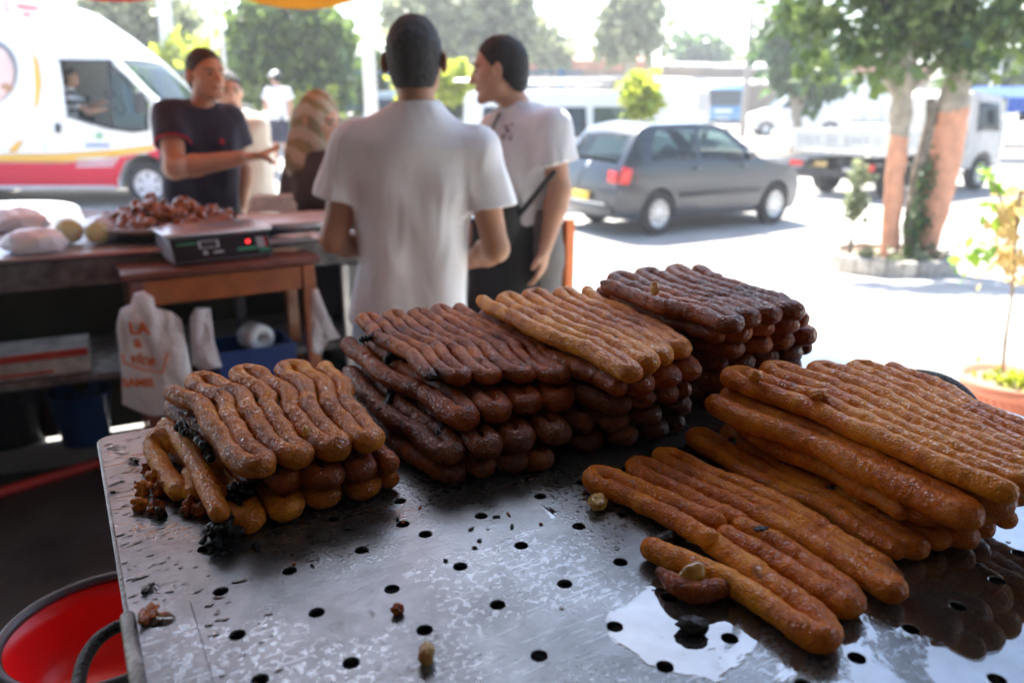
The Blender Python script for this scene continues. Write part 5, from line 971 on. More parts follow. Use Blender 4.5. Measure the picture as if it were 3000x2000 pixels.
hp = atd(1640, 215, 50); e_ = empty('low_pink_house', (hp.x, 50, .3), 0, 'low house with a pale red roof behind the white minibus', 'building'); Box('wall', (0, 0, 1.6), (9, 5, 3.2), m_beige, e_); Box('roof', (0, -.4, 3.5), (10, 6, .5), m_tile, e_, rx=R(6)); Box('window', (-2, -2.52, 1.8), (1, .08, .9), m_under, e_)
hp = atd(2500, 270, 43); e_ = empty('garage_block', (hp.x, 43, .5), R(-5), 'pale block with white folding doors behind the painted trees', 'building'); Box('wall', (0, 0, 1.35), (5.2, 4, 2.5), m_beige, e_); Box('roof', (0, 0, 2.62), (5.8, 4.4, .3), m_tile, e_)
for i in range(6): Box('door_panel', (-2.1 + i * .84, -2.04, 1.15), (.78, .06, 2.1), m_vw, e_)
def pole(px, py_b, D, r, h, label, m, cat='pole'):
    p = atd(px, py_b, D); z = gz(p.x, p.y); o = tube('street_pole', [(0, 0, 0), (0, 0, h * .5), (0, 0, h)], [r, r * .9, r * .75], m, None, 12); o.location = (p.x, p.y, z); return tag(o, label, cat)
pl = empty('lamp_post', (atd(1087, 300, 9.2).x, 9.2, gz(atd(1087, 300, 9.2).x, 9.2)), 0, 'cream lamp post rising beside the head of the man in white', 'lamp post')
tube('post', [(0, 0, 0), (0, 0, 1.7), (-.02, 0, 6)], [.082, .075, .055], m_pole, pl, 14); tube('arm', spline([(-.02, 0, 5.95), (.3, 0, 6.3), (1.0, 0, 6.4)], 5), .03, m_pole, pl, 8); Box('lamp_head', (1.2, 0, 6.38), (.5, .2, .1), m_steel, pl, bevel=.02)
pole(505, 300, 26, .13, 8, 'white pole at the left of a pair above the van nose', m_roofw); pole(526, 300, 26.5, .10, 8, 'thinner white pole at the right of the pair above the van nose', m_roofw)
pole(637, 260, 14, .03, 7, 'thin grey post left of a pair behind the man in navy', m_steel); pole(667, 260, 14, .03, 7, 'thin grey post right of a pair behind the man in navy', m_steel)
pole(2180, 330, 34, .14, 5.2, 'weathered wooden utility pole in front of the blue lorry', mat('grey_wood_pole', (.30, .26, .22), .8, var=.2))
pole(2905, 300, 22, .12, 6, 'pale concrete pole right of the painted trees', m_roofw)
fe = empty('blue_railing_fence', (atd(560, 330, 23).x, 23, .42), 0, 'low wall topped by a blue railing behind the man in navy', 'fence')
Box('wall', (5.0, .1, .35), (12, .22, .8), m_beige, fe)
for i in range(8): Box('post', (-.8 + i * 1.6, 0, 1.35), (.12, .12, 1.3), m_bfence, fe)
for z_ in (.95, 1.9): Box('rail', (5.0, .03, z_), (12, .05, .06), m_bfence, fe)
for i in range(58): Box('bar', (-.7 + i * .20, .03, 1.42), (.025, .025, .94), m_bfence, fe, bevel=0)
e_ = empty('blue_kiosk', (atd(470, 200, 30).x, 30, .4), 0, 'small blue kiosk behind the van among the pale trees', 'kiosk'); Box('wall', (0, 0, 1.2), (3.2, 2, 2.4), mat('faded_blue', (.14, .26, .36), .6, var=.15), e_); Box('roof', (0, 0, 2.5), (3.6, 2.4, .14), m_roofw, e_)
# blue market awning at the far right
p_ = atd(3010, 290, 17); e_ = empty('blue_awning', (p_.x + .6, 17, gz(p_.x, 17)), 0, 'blue tarpaulin awning at the right edge', 'awning')
m_tarp = mat('blue_tarp', (.05, .12, .42), .6, var=.15, translucent=.3)
V, F = cdt([(-1.6, -1), (1.6, -1), (1.6, 1), (-1.6, 1)], grid=.2); o = mesh('sheet', [(x, y, 2.15 + .12 * y + .05 * noise.noise(Vector((x * 2, y * 2, 0)))) for x, y in V], F, m_tarp, e_, True); o.modifiers.new('s', 'SOLIDIFY').thickness = .01
Box('valance', (0, -1.0, 1.90), (3.2, .02, .28), m_tarp, e_)
for x_ in (-1.55, 1.55):
    for y_ in (-.95, .95): tube('post', [(x_, y_, 0), (x_, y_, 2.1 + .1 * y_)], .03, m_steel, e_, 8)
# ================================================================== TREES AND PLANTS
m_bark = mat('grey_bark', (.20, .165, .12), .9, var=.4, scale=14, bump=1, bscale=40); m_barkp = mat('pale_bark', (.34, .29, .22), .9, var=.3, scale=8, bump=.8, bscale=30)
l_green = leaf_mat('leaf_green', (.035, .07, .018), (.17, .23, .06), .35); l_dark = leaf_mat('leaf_dark_green', (.03, .065, .022), (.10, .17, .05), .3); l_grey = leaf_mat('leaf_grey_green', (.12, .145, .075), (.27, .29, .16), .35); l_yel = leaf_mat('leaf_yellow_green', (.22, .28, .04), (.45, .46, .08), .45); l_dry = leaf_mat('leaf_dry', (.42, .30, .13), (.62, .50, .24), .4)
def blobs_px(cx, cy, lst, D, loc):
    out = []
    for x, y, rx, ry in lst:
        p = atd(x, y, D); s_ = D / FPX * 1.05; out.append(((p.x - loc[0], p.y - loc[1] + random.uniform(-.3, .3) * rx * s_, p.z - loc[2]), (rx * s_, rx * s_ * .9, ry * s_)))
    return out
def bgtree(D, px, py, lst, n_, size, lm, label, tr=.2, bark=m_barkp, group=None):
    p = atd(px, py, D); loc = (p.x, p.y, gz(p.x, p.y)); B_ = blobs_px(px, py, lst, D, loc); h = B_[0][0][2]; return tree('tree', loc, h, B_, n_, size, lm, bark, label, group, tr)
bgtree(21, 850, 330, [(850, 150, 120, 110), (770, 190, 100, 110), (930, 220, 95, 110), (860, 60, 130, 80), (980, 130, 60, 90), (760, 80, 70, 70), (880, 300, 110, 60)], 9000, .20, l_green, 'broad green tree above the walker in the white cap', .22, m_bark)
bgtree(30, 420, 300, [(420, 60, 150, 90), (330, 40, 120, 70), (520, 110, 70, 110), (400, 160, 120, 60), (480, 210, 90, 60)], 5500, .26, l_grey, 'tall pale grey green tree above the delivery van')
bgtree(26, 560, 330, [(560, 200, 100, 80), (500, 240, 80, 60), (620, 250, 70, 60), (540, 290, 100, 50)], 3500, .22, l_yel, 'low yellow green tree behind the man in navy')
bgtree(38, 1330, 200, [(1280, 60, 130, 100), (1400, 40, 120, 80), (1500, 90, 80, 100), (1200, 40, 90, 60), (1340, 130, 110, 50), (1480, 0, 90, 60)], 6000, .34, l_grey, 'large pale eucalyptus behind the two men in white')
bgtree(46, 1600, 170, [(1600, 130, 45, 35), (1620, 160, 50, 30)], 900, .35, l_grey, 'small pale tree right of the profile man')
bgtree(40, 1840, 180, [(1840, 60, 75, 85), (1870, 10, 50, 50), (1800, 120, 60, 50), (1880, 110, 50, 50)], 2600, .34, l_grey, 'tall narrow eucalyptus above the long shed')
bgtree(62, 2040, 180, [(2040, 150, 80, 30), (2090, 175, 60, 22)], 1500, .42, l_dark, 'round dark tree rising behind the long shed')
bgtree(66, 2200, 200, [(2200, 190, 60, 25), (2270, 150, 50, 60)], 1200, .45, l_grey, 'hazy tree at the right end of the long shed')
bgtree(26, 2340, 290, [(2330, 200, 75, 60), (2300, 110, 60, 80), (2400, 240, 80, 50), (2360, 120, 60, 60)], 3000, .24, l_dark, 'grey green tree behind the left side of the near crown')
bgtree(30, 2870, 260, [(2900, 220, 100, 50), (2830, 250, 60, 40), (2980, 200, 70, 50)], 1800, .26, l_green, 'low tree behind the white truck at the right')
bgtree(24, 1120, 330, [(1130, 220, 70, 60), (1050, 230, 60, 60), (1190, 250, 50, 50), (1110, 290, 90, 40)], 2600, .20, l_green, 'bright green bush behind the lamp post')
bgtree(17.5, 1250, 280, [(1240, 240, 90, 40), (1330, 235, 60, 35)], 1500, .14, l_yel, 'yellow green shrub between the heads of the two men')
bgtree(20, 905, 350, [(905, 300, 45, 28), (940, 300, 30, 20)], 700, .12, l_yel, 'small lime shrub behind the headscarf')
bgtree(14.5, 1885, 340, [(1885, 290, 42, 45), (1870, 250, 30, 25)], 900, .11, l_yel, 'young lime green sapling behind the hatchback', .04)
tag(None or leaves('distant_woods', [((x, 95 + 6 * math.sin(x), 2.5), (9, 4, 3.4 + 1.2 * math.sin(x * .7))) for x in range(-85, 120, 8)], 9000, .9, l_grey, None), 'hazy band of far woods along the horizon', 'woods', kind='stuff')
# --- the planter with two orange painted trunks
pc0 = atz(2640, 742, -.16); PX, PY = pc0.x, pc0.y + .25; PZ = gz(PX, PY); print('PLANTER', PX, PY, PZ)
pn = empty('planter_ring', (PX, PY, PZ), 0, 'low round stone planter around the painted tree trunks', 'planter')
m_stone = mat('rough_planter_stone', (.40, .36, .30), .9, var=.35, scale=12, bump=1, bscale=40)
for i in range(26):
    a_ = 2 * math.pi * i / 26; Box('stone_block', (.66 * math.cos(a_), .66 * math.sin(a_), .10), (.12, .163, .26 + .02 * math.sin(i * 3)), m_stone, pn, rz=a_, bevel=.012)
bmobj('soil', lathe(bmesh.new(), [(0, .17), (.3, .18), (.62, .16), (.62, .0)], 30), m_dirt, pn, smooth=True)
m_op = mat('salmon_orange_paint', (.62, .29, .17), .75, var=.18, scale=6, bump=.8, bscale=35)
Dt = PY
def trunkline(pts, rs, D): return [atd(x, y, D + dd) for (x, y), dd in pts], [r * D / FPX for r in rs]
tt = empty('street_tree', (PX, PY, PZ), 0, 'street tree with salmon painted trunks leaning over a round planter', 'tree')
O = Vector((PX, PY, PZ))
def trunk(name, pts, rs, m, n_=12):
    P = spline([atd(x, y, Dt) - O for x, y in pts], 6); rr = np.interp(np.linspace(0, 1, len(P)), np.linspace(0, 1, len(rs)), rs) * .86 * Dt / FPX
    V, F = tube_arrays(P, rr, n_); V = np.array([v + np.array(noise.noise_vector(Vector(v) * 5)) * .022 for v in V]); return mesh(name, V, F, m, tt, True)
trunk('painted_trunk', [(2605, 745), (2612, 650), (2622, 520), (2632, 395)], [32, 30, 30, 31], m_op); trunk('trunk', [(2632, 400), (2640, 330), (2650, 250), (2655, 150), (2660, 20)], [31, 34, 30, 20, 14], m_barkp)
trunk('painted_trunk', [(2712, 740), (2738, 620), (2765, 480), (2790, 322)], [34, 44, 50, 52], m_op); trunk('trunk', [(2788, 326), (2800, 260), (2830, 160), (2880, 40)], [52, 44, 26, 18], m_barkp)
trunk('trunk', [(2668, 745), (2672, 640), (2690, 520), (2720, 380), (2725, 300)], [28, 28, 23, 18, 14], m_bark); trunk('painted_trunk', [(2690, 735), (2712, 600), (2722, 470), (2735, 380)], [16, 20, 18, 14], m_op)
trunk('limb', [(2645, 300), (2590, 220), (2530, 140), (2450, 60)], [18, 14, 10, 7], m_barkp); trunk('limb', [(2655, 260), (2600, 180), (2590, 60), (2600, -60)], [16, 12, 9, 6], m_barkp); trunk('limb', [(2660, 270), (2740, 200), (2860, 110), (2960, -20)], [16, 12, 10, 7], m_barkp); trunk('limb', [(2655, 230), (2690, 120), (2700, 0), (2720, -120)], [15, 12, 9, 6], m_barkp)
def cb_(lst): return [((lambda q: (q.x - PX, q.y - PY + dd, q.z - PZ))(atd(x, y, Dt)), (rx * Dt / FPX, rx * Dt / FPX, ry * Dt / FPX)) for x, y, rx, ry, dd in lst]
leaves('crown', cb_([(2400, 60, 110, 80, 0), (2360, 20, 90, 60, .5), (2500, 130, 120, 80, -.2), (2420, 170, 70, 50, .3), (2600, 60, 150, 110, 0), (2560, 190, 90, 45, -.3), (2700, 120, 130, 90, .2), (2800, 60, 150, 110, 0), (2780, 180, 110, 55, -.3), (2920, 100, 130, 90, .2), (2960, 20, 120, 90, 0), (2650, -80, 260, 90, 0), (2850, -120, 260, 110, .4), (2450, -100, 200, 90, 0), (2660, 210, 60, 40, .1), (3080, 60, 120, 110, 0)]), 6200, .088, l_green, tt)
o = leaves('ivy', cb_([(2675, 640, 40, 90, -.1), (2700, 520, 30, 90, -.1), (2660, 720, 60, 30, -.12)]), 900, .035, l_dark, None); tag(o, 'dusty creeper climbing the unpainted trunk in the planter', 'creeper'); o.location = O
o = leaves('weeds', [((x, y, .2), (.12, .12, .10)) for x, y in ((-.4, -.2), (.35, -.25), (.1, -.45), (-.2, -.5), (.48, .1))], 500, .05, l_grey, None); o.location = O; tag(o, 'dry weeds growing around the foot of the painted trees', 'weeds', kind='stuff')
# thin sapling in front of the truck
sp = atd(2497, 660, 9.4); sz = gz(sp.x, sp.y); e_ = empty('sapling', (sp.x, sp.y, sz), 0, 'spindly young plant in front of the truck tail', 'sapling')
tube('stem', spline([(0, 0, 0), (.01, 0, .35), (-.02, 0, .75), (.03, 0, 1.3)], 5), [.03] * 6 + [.015] * 10, m_bark, e_, 7); leaves('foliage', [((0, 0, .80), (.09, .09, .30)), ((.02, 0, 1.15), (.07, .07, .25))], 420, .055, l_grey, e_)
lump('stone', Vector((sp.x, sp.y - .1, sz + .05)), (.20, .15, .14), m_stone, 'rough stone at the foot of the spindly young plant', 'stone', 3, .3)
# potted plant on the right
PR = .20; pp = atd(2965, 1105, 3.35); PZt = pp.z; pt = empty('potted_plant', (pp.x, 3.35, gz(pp.x, 3.35) ), 0, 'young leafy tree in a terracotta coloured pot at the right edge', 'potted plant')
zt = PZt; m_pot = mat('terracotta_plastic', (.62, .22, .13), .55, var=.06, scale=5); bmobj('pot', lathe(bmesh.new(), [(0, 0), (.135, 0), (.185, zt - .06), (.205, zt - .055), (.212, zt), (.198, zt), (.188, zt - .04), (0, zt - .05)], 40), m_pot, pt, smooth=True)
for i in range(36): a_ = 2 * math.pi * i / 36; Box('rib', ((.166) * math.cos(a_), (.166) * math.sin(a_), zt * .45), (.006, .012, zt * .7), m_pot, pt, rz=a_, ry=R(9), bevel=0)
bmobj('soil', lathe(bmesh.new(), [(0, zt - .02), (.192, zt - .028)], 30), m_dirt, pt); o = leaves('moss', [((.05 * math.cos(t), .05 * math.sin(t) , zt - .01), (.14, .14, .012)) for t in (0, 2, 4)], 260, .02, l_yel, pt); o['kind'] = 'stuff'
def prel(x, y): q = atd(x, y, 3.35); return (q.x - pp.x, 0, q.z)
tube('stem', spline([prel(2938, 1090), prel(2945, 1000), prel(2965, 860), prel(2972, 740), prel(2990, 560)], 6), .0075, m_barkp, pt, 8)
for a_ in (((2966, 850), (2930, 760), (2890, 690)), ((2970, 780), (3010, 700), (3060, 640)), ((2975, 700), (2940, 600), (2900, 520)), ((2980, 640), (3040, 560), (3080, 480)), ((2968, 820), (3030, 790), (3080, 770))): tube('twig', spline([prel(*q) for q in a_], 4), .0035, m_barkp, pt, 6)
leaves('green_leaves', [((lambda q: (q[0], q[1] + dy, q[2]))(prel(x, y)), (rx * .00146, rx * .0014, ry * .00146)) for x, y, rx, ry, dy in ((2850, 735, 45, 60, .0), (2840, 760, 30, 40, -.05), (2915, 510, 50, 22, 0), (2890, 605, 35, 18, 0), (2960, 640, 60, 40, .1))], 75, .032, l_yel if False else leaf_mat('leaf_fresh', (.12, .24, .04), (.28, .40, .08), .4), pt, long=1.9)
leaves('dry_leaves', [((lambda q: (q[0], q[1] + dy, q[2]))(prel(x, y)), (rx * .00146, rx * .0014, ry * .00146)) for x, y, rx, ry, dy in ((2950, 730, 60, 50, 0), (3000, 600, 60, 80, .05), (2930, 660, 50, 50, -.05), (2990, 790, 50, 30, 0), (3060, 700, 60, 90, 0), (2910, 780, 25, 25, 0))], 260, .032, l_dry, pt, long=1.7)
# ================================================================== PEOPLE
from mathutils.bvhtree import BVHTree
def skin(name, c): return mat(name, c, .5, var=.10, scale=10, sss=.25, bump=.15, bscale=120)
s_a, s_b, s_c, s_d = skin('skin_tan', (.42, .22, .13)), skin('skin_warm', (.46, .25, .16)), skin('skin_light_tan', (.54, .32, .22)), skin('skin_far', (.50, .28, .19))
m_hair = mat('black_hair', (.012, .010, .009), .55, var=.4, scale=60, bump=1, bscale=220); m_hair2 = mat('dark_brown_hair', (.035, .022, .014), .6, var=.4, scale=60, bump=1, bscale=220)
m_tee = mat('white_cotton', (.84, .84, .86), .9, var=.03, bump=.12, bscale=260, sheen=.1, translucent=.12); m_tee2 = mat('white_cotton_bright', (.74, .73, .74), .9, var=.03, bump=.12, bscale=260, translucent=.12); m_navy = mat('navy_cotton', (.020, .022, .045), .85, var=.2, scale=4, bump=.1, bscale=200, sheen=.15)
m_jean = mat('pale_denim', (.36, .42, .48), .9, var=.12, scale=30); m_blackc = mat('black_cloth', (.012, .012, .013), .8, var=.3, scale=10, sheen=.1); m_greyc = mat('grey_cloth', (.16, .15, .14), .85, var=.15); m_beigec = mat('cream_cloth', (.66, .60, .50), .85, var=.05, scale=4); m_charc = mat('charcoal_cloth', (.045, .040, .045), .8, var=.15, scale=5, sheen=.2)
m_eye = mat('eye_dark', (.02, .015, .012), .1, var=0); m_lip = mat('lip', (.34, .13, .10), .45, var=.1)
add_folds(m_tee, .5, .035, (11, 11, 3.4), 4); add_folds(m_tee2, .5, .035, (11, 11, 3.4), 4); add_folds(m_navy, .5, .03); add_folds(m_charc, .5, .03); add_folds(m_beigec, .5, .03)
def U(v): v = Vector(v); return v.normalized()
def folds(amp, seed, vert=1.0):
    ph = np.random.default_rng(seed).uniform(0, 6.28, 12)
    def f(V):
        x, y, z = V[:, 0], V[:, 1], V[:, 2]; w_ = .25 * np.sin(3 * x + 4 * z + ph[0]) + .2 * np.sin(5 * z + ph[1])
        a_ = np.sin(38 * (x + .22 * z * vert) + 5 * w_ + ph[2]) * (.5 + .5 * np.sin(7 * z + ph[3])) + .8 * np.sin(26 * (x - .45 * z) + 6 * w_ + ph[4]) * (.5 + .5 * np.sin(9 * x + 5 * z + ph[5])) + .5 * np.sin(70 * (z * .6 + x * .5) + 8 * w_ + ph[6]) * (.5 + .5 * np.sin(11 * z + ph[7])) + .5 * np.sin(30 * y + 14 * z + ph[8])
        return amp * a_
    return f
def hand(S_, W, d, n, t, curl=.5, spread=1.0, k=.007, fist=False):
    """five fingers rooted in the palm; d along the hand, n palm side, t towards the thumb"""
    W, d, n, t = Vector(W), U(d), U(n), U(t)
    for o_ in (-.026, -.009, .009, .026): S_.cone(W + t * o_ * .55, W + d * .078 + t * o_, .017, .013, .012)
    for i, (o_, L_) in enumerate(((-.034, .060), (-.012, .076), (.012, .082), (.034, .074))):
        b0 = W + d * .080 + t * o_; c1 = curl * (1 + .15 * (3 - i)); d1 = U(d * math.cos(c1 * .6) + n * math.sin(c1 * .6) + t * .10 * spread * (i - 1.5) * .4); d2 = U(d * math.cos(c1 * 1.5) + n * math.sin(c1 * 1.5)); d3 = U(d * math.cos(c1 * 2.2) + n * math.sin(c1 * 2.2))
        p1 = b0 + d1 * L_ * .45; p2 = p1 + d2 * L_ * .33; p3 = p2 + d3 * L_ * .26; S_.cone(b0, p1, .0098, .0092, k); S_.cone(p1, p2, .0092, .0085, k); S_.cone(p2, p3, .0085, .0072, k)
    q0 = W + d * .022 + t * .022; q1 = q0 + U(d * .7 + t * .8 + n * .3) * .045; q2 = q1 + U(d * .95 + t * .25 + n * .35) * .032; S_.cone(q0, q1, .015, .0115, .01); S_.cone(q1, q2, .0112, .0085, k)
def head(S_, c, f, u, sc=1.0, k=.012):
    f = U(f); u = U(Vector(u) - f * Vector(u).dot(f)); r_ = f.cross(u); fr = [r_, f, u]; c = Vector(c); P = lambda a_, b_, c_: c + (r_ * a_ + f * b_ + u * c_) * sc
    S_.ell(P(0, -.012, .018), (.076 * sc, .096 * sc, .098 * sc), fr, k); S_.ell(P(0, .018, -.03), (.066 * sc, .074 * sc, .085 * sc), fr, .02)
    S_.cone(P(-.045, .0, -.06), P(-.018, .072, -.098), .022 * sc, .017 * sc, .02); S_.cone(P(.045, .0, -.06), P(.018, .072, -.098), .022 * sc, .017 * sc, .02); S_.cone(P(-.012, .078, -.10), P(.012, .078, -.10), .016 * sc, .016 * sc, .012)
    S_.cone(P(0, .086, .012), P(0, .108, -.030), .009 * sc, .0135 * sc, .008); S_.ell(P(-.013, .098, -.034), (.010 * sc, .011 * sc, .008 * sc), fr, .006); S_.ell(P(.013, .098, -.034), (.010 * sc, .011 * sc, .008 * sc), fr, .006)
    S_.cone(P(-.042, .070, .024), P(.042, .070, .024), .013 * sc, .013 * sc, .012); S_.ell(P(0, .088, -.062), (.026 * sc, .011 * sc, .010 * sc), fr, .006); S_.cone(P(-.045, .05, -.02), P(-.05, .035, -.02), .018 * sc, .02 * sc, .015); S_.cone(P(.045, .05, -.02), P(.05, .035, -.02), .018 * sc, .02 * sc, .015)
    for s_ in (-1, 1): S_.ell(P(s_ * .088, -.012, -.010), (.008 * sc, .021 * sc, .034 * sc), [U(r_ + f * .55 * s_), U(f - r_ * .55 * s_), u], .006)
    return P, fr
def person(label, J, f, rt_, skin_m, *a_, **k_):
    return person_(label, J, f, rt_, skin_m, *a_, **k_)
def person_(label, J, f, rt_, skin_m, hair_m=None, shirt_m=None, trous_m=None, h=.008, cat='person', sc=1.0, shirt_prof=None, hem=None, sleeve=(.62, .062, .082), hands=None, fold=.006, seed=1, hair_cut=(.62, -.78, -.012), up=(0, 0, 1), group=None, seated=False, neckcut=.0, eyes=True, limb=1.0, shoe=m_blackc if 'm_blackc' in globals() else None):
    J = {k_: Vector(v) for k_, v in J.items()}; g_ = gz(J['pel'].x, J['pel'].y) if 'ground' not in J else J['ground'].z
    base = Vector((J['pel'].x, J['pel'].y, g_)); e = empty('person', base, 0, label, cat, group); rt_ = U(rt_); fv = Vector((0, 0, 1)).cross(rt_)
    pts = [v for k_, v in J.items() if k_ != 'ground'] + [base]
    lo = np.min([tuple(p) for p in pts], 0) - .24; hi = np.max([tuple(p) for p in pts], 0) + .24; lo[2] = g_ - .02
    S_ = SDF(lo, hi, h); nb, pel = J['neck'], J['pel']; 
    S_.loft(pel - Vector((0, 0, .08)), nb, rt_, [(0, .15, .105), (.2, .165, .115), (.45, .148, .10), (.75, .172, .115), (.9, .15, .09), (1, .065, .06)], .03); S_.cone(J['shL'], J['shR'], .044, .044, .05); S_.cone(nb - Vector((0, 0, .03)), J['head'] - U(up) * .04 - U(f) * .015, .058, .052, .03)
    P, fr = head(S_, J['head'], f, up, sc)
    for s_ in 'LR':
        S_.cone(J['sh' + s_], J['el' + s_], .052 * limb, .040 * limb, .03); el, wr = J['el' + s_], J['wr' + s_]; m_ = el.lerp(wr, .3); S_.cone(el, m_, .041 * limb, .042 * limb, .02); S_.cone(m_, wr, .042 * limb, .027 * limb, .02)
        d, n_, t_ = (hands or {}).get(s_, (wr - el, -fv if False else fv, rt_ * (-1 if s_ == 'R' else 1))); S_ and hand(S_, wr, d, n_, t_, (hands or {}).get('curl' + s_, .5))
    legs = []
    for s_, q in (('L', -1), ('R', 1)):
        hp = pel + rt_ * .085 * q - Vector((0, 0, .06))
        if seated: kn = hp + fv * .42 + Vector((0, 0, .02)); an = kn - Vector((0, 0, .42))
        else: an = Vector((hp.x, hp.y, g_ + .07)) + rt_ * .03 * q - fv * (.02 * q); kn = hp.lerp(an, .5) + fv * .02
        legs.append((hp, kn, an)); S_.cone(hp, kn, .08, .055, .03); S_.cone(kn, an, .055, .035, .02); S_.cone(an - Vector((0, 0, .025)), an + fv * .15 - Vector((0, 0, .035)), .038, .028, .02)
    S_.obj('body', skin_m, e, base)
    if shirt_m:
        hz_ = hem if hem is not None else pel.z - .06; S2 = SDF(lo, hi, h); bot = Vector((pel.x, pel.y, hz_)); 
        S2.loft(bot, nb + Vector((0, 0, .035)), rt_, shirt_prof or [(0, .195, .135), (.35, .175, .125), (.7, .19, .14), (.86, .175, .11), (.95, .11, .085), (1, .075, .075)], .03)
        S2.cone(J['shL'] - Vector((0, 0, .0)), J['shR'], .068, .068, .05)
        for s_ in 'LR': a_, b_ = J['sh' + s_], J['el' + s_]; S2.cone(a_, a_.lerp(b_, sleeve[0]), sleeve[1], sleeve[2], .03, True)
        Xf, Yf, Zf = S2.fields(); pn0 = nb + Vector((0, 0, .02 + neckcut)) + fv * .05; nn_ = U(Vector((0, 0, 1)) + fv * .45); hd_ = np.sqrt((Xf - nb.x - fv.x * .01) ** 2 + (Yf - nb.y - fv.y * .01) ** 2)
        S2.D = np.maximum(S2.D, ((Xf - pn0.x) * nn_.x + (Yf - pn0.y) * nn_.y + (Zf - pn0.z) * nn_.z - np.maximum(0, hd_ - .085) * 2.0).astype(np.float32)); S2.cut(bot, (0, 0, -1))
        so = S2.obj('shirt', shirt_m, e, base, folds(fold, seed)); 
    if trous_m:
        S3 = SDF(lo, hi, h); S3.loft(pel - Vector((0, 0, .1)), pel + Vector((0, 0, .12)), rt_, [(0, .165, .12), (1, .17, .12)], .03)
        for hp, kn, an in legs: S3.cone(hp, kn, .10, .075, .03); S3.cone(kn, kn.lerp(an, .85), .075, .066, .03, True)
        S3.obj('trousers', trous_m, e, base, folds(.004, seed + 3)); 
        for hp, kn, an in legs: S4 = SDF(an - Vector((.16, .22, .09)), an + Vector((.16, .22, .09)), .01); S4.cone(an - Vector((0, 0, .02)), an + fv * .15 - Vector((0, 0, .035)), .048, .038, .02).cut(an - Vector((0, 0, .07)), (0, 0, -1)); S4.obj('shoe', m_blackc, e, base)
    if hair_m:
        c = J['head']; fr_, fu = fr[1], fr[2]; S5 = SDF(c - Vector((.15,) * 3), c + Vector((.15,) * 3), .005); hs = sc * 1.0
        S5.ell(P(0, -.014, .024), (.081 * hs, .101 * hs, .099 * hs), fr, .01); S5.ell(P(0, -.035, -.03), (.070 * hs, .072 * hs, .085 * hs), fr, .02)
        q = hair_cut; nrm_ = U(-fu * q[0] - fr_ * q[1]); S5.cut(P(0, 0, 0) + (-nrm_) * (q[2] * hs) , tuple(nrm_)); S5.cut(P(0, 0, -.078), tuple(U(-fu - fr_ * -.1)))
        S5.obj('hair', hair_m, e, base, lambda V: np.array([.0032 * noise.noise(Vector(v) * 110) + .002 * noise.noise(Vector(v) * 45) for v in V]))
    if eyes:
        for s_ in (-1, 1):
            bm = bmesh.new(); bmesh.ops.create_uvsphere(bm, u_segments=10, v_segments=6, radius=.0085 * sc, matrix=Matrix.Translation(P(s_ * .031, .080, .002) - base)); bmobj('eye', bm, m_eye, e, smooth=True)
            tube('eyebrow', [P(s_ * .014, .088, .020) - base, P(s_ * .034, .085, .025) - base, P(s_ * .052, .070, .019) - base], .0042 * sc, hair_m or m_hair, e, 6)
        tube('mouth', [P(-.022, .090, -.062) - base, P(0, .098, -.061) - base, P(.022, .090, -.062) - base], .0052 * sc, m_lip, e, 6)
    return e, P
q = atd
# 1 man in white seen from behind
D = 2.42
J1 = dict(head=q(1216, 174, D + .02), neck=q(1222, 330, D), pel=q(1200, 930, D + .02), shL=q(1040, 425, D), shR=q(1395, 440, D), elL=q(978, 700, D - .03), elR=q(1452, 728, D - .02), wrL=q(1090, 735, D + .26), wrR=q(1372, 765, D + .22))
p1_, P1f = person('man in a plain white tee seen from behind, working at the counter', J1, (.05, 1, -.06), (1, 0.02, 0), s_a, m_hair, m_tee, m_jean, h=.007, hem=q(1200, 925, D).z - .02, shirt_prof=[(0, .186, .135), (.3, .176, .13), (.62, .19, .14), (.82, .195, .125), (.93, .13, .09), (1, .07, .07)], hands={'L': ((.6, .5, .15), (0, .5, -1), (0, 1, .3)), 'R': ((-.6, .5, .1), (0, .5, -1), (0, 1, .3)), 'curlL': .6, 'curlR': .6}, fold=.0065, seed=4, hair_cut=(.30, -.95, -.055), eyes=True, neckcut=.005, sleeve=(.60, .070, .090))
# 2 man in profile
D = 3.05
J2 = dict(head=q(1462, 205, D + .05), neck=q(1535, 330, D + .08), pel=q(1525, 690, D + .08), shL=q(1455, 385, D + .25), shR=q(1612, 372, D - .06), elL=q(1440, 560, D + .30), elR=q(1640, 560, D - .08), wrL=q(1420, 640, D + .05), wrR=q(1598, 722, D - .10))
p2_, P2f = person('man in profile wearing a white printed tee and a black waist pouch', J2, (-1, .18, -.10), (.72, -.55, 0), s_b, m_hair, m_tee2, m_greyc, h=.007, hem=q(1525, 655, D).z, shirt_prof=[(0, .16, .14), (.3, .158, .142), (.62, .175, .145), (.82, .17, .12), (.93, .12, .09), (1, .07, .07)], hands={'R': ((-.15, -.05, -1), (-.8, .3, 0), (-.3, -.9, 0)), 'L': ((-.5, -.3, -.6), (0, 1, 0), (0, 0, 1)), 'curlR': .35}, fold=.008, seed=11, hair_cut=(.62, -.78, -.004), sleeve=(.58, .072, .092), up=(.12, 0, 1))
b2 = p2_.location
def on_p2(pts, D0, r, m, name, flat=False): return tube(name, spline([atd(x, y, D0 + dd) - b2 for x, y, dd in pts], 6), r, m, p2_, 8)
st_ = bmesh.new()
def strap(name, pts, wd, th, m, par, org):
    P = spline([Vector(p) for p in pts], 6); V, F = tube_arrays(P, wd, 8, up=(.3, -1, 0)); ctr = np.array([tuple(p) for p in P]); return mesh(name, [Vector(v) - org for v in V], F, m, par, True)
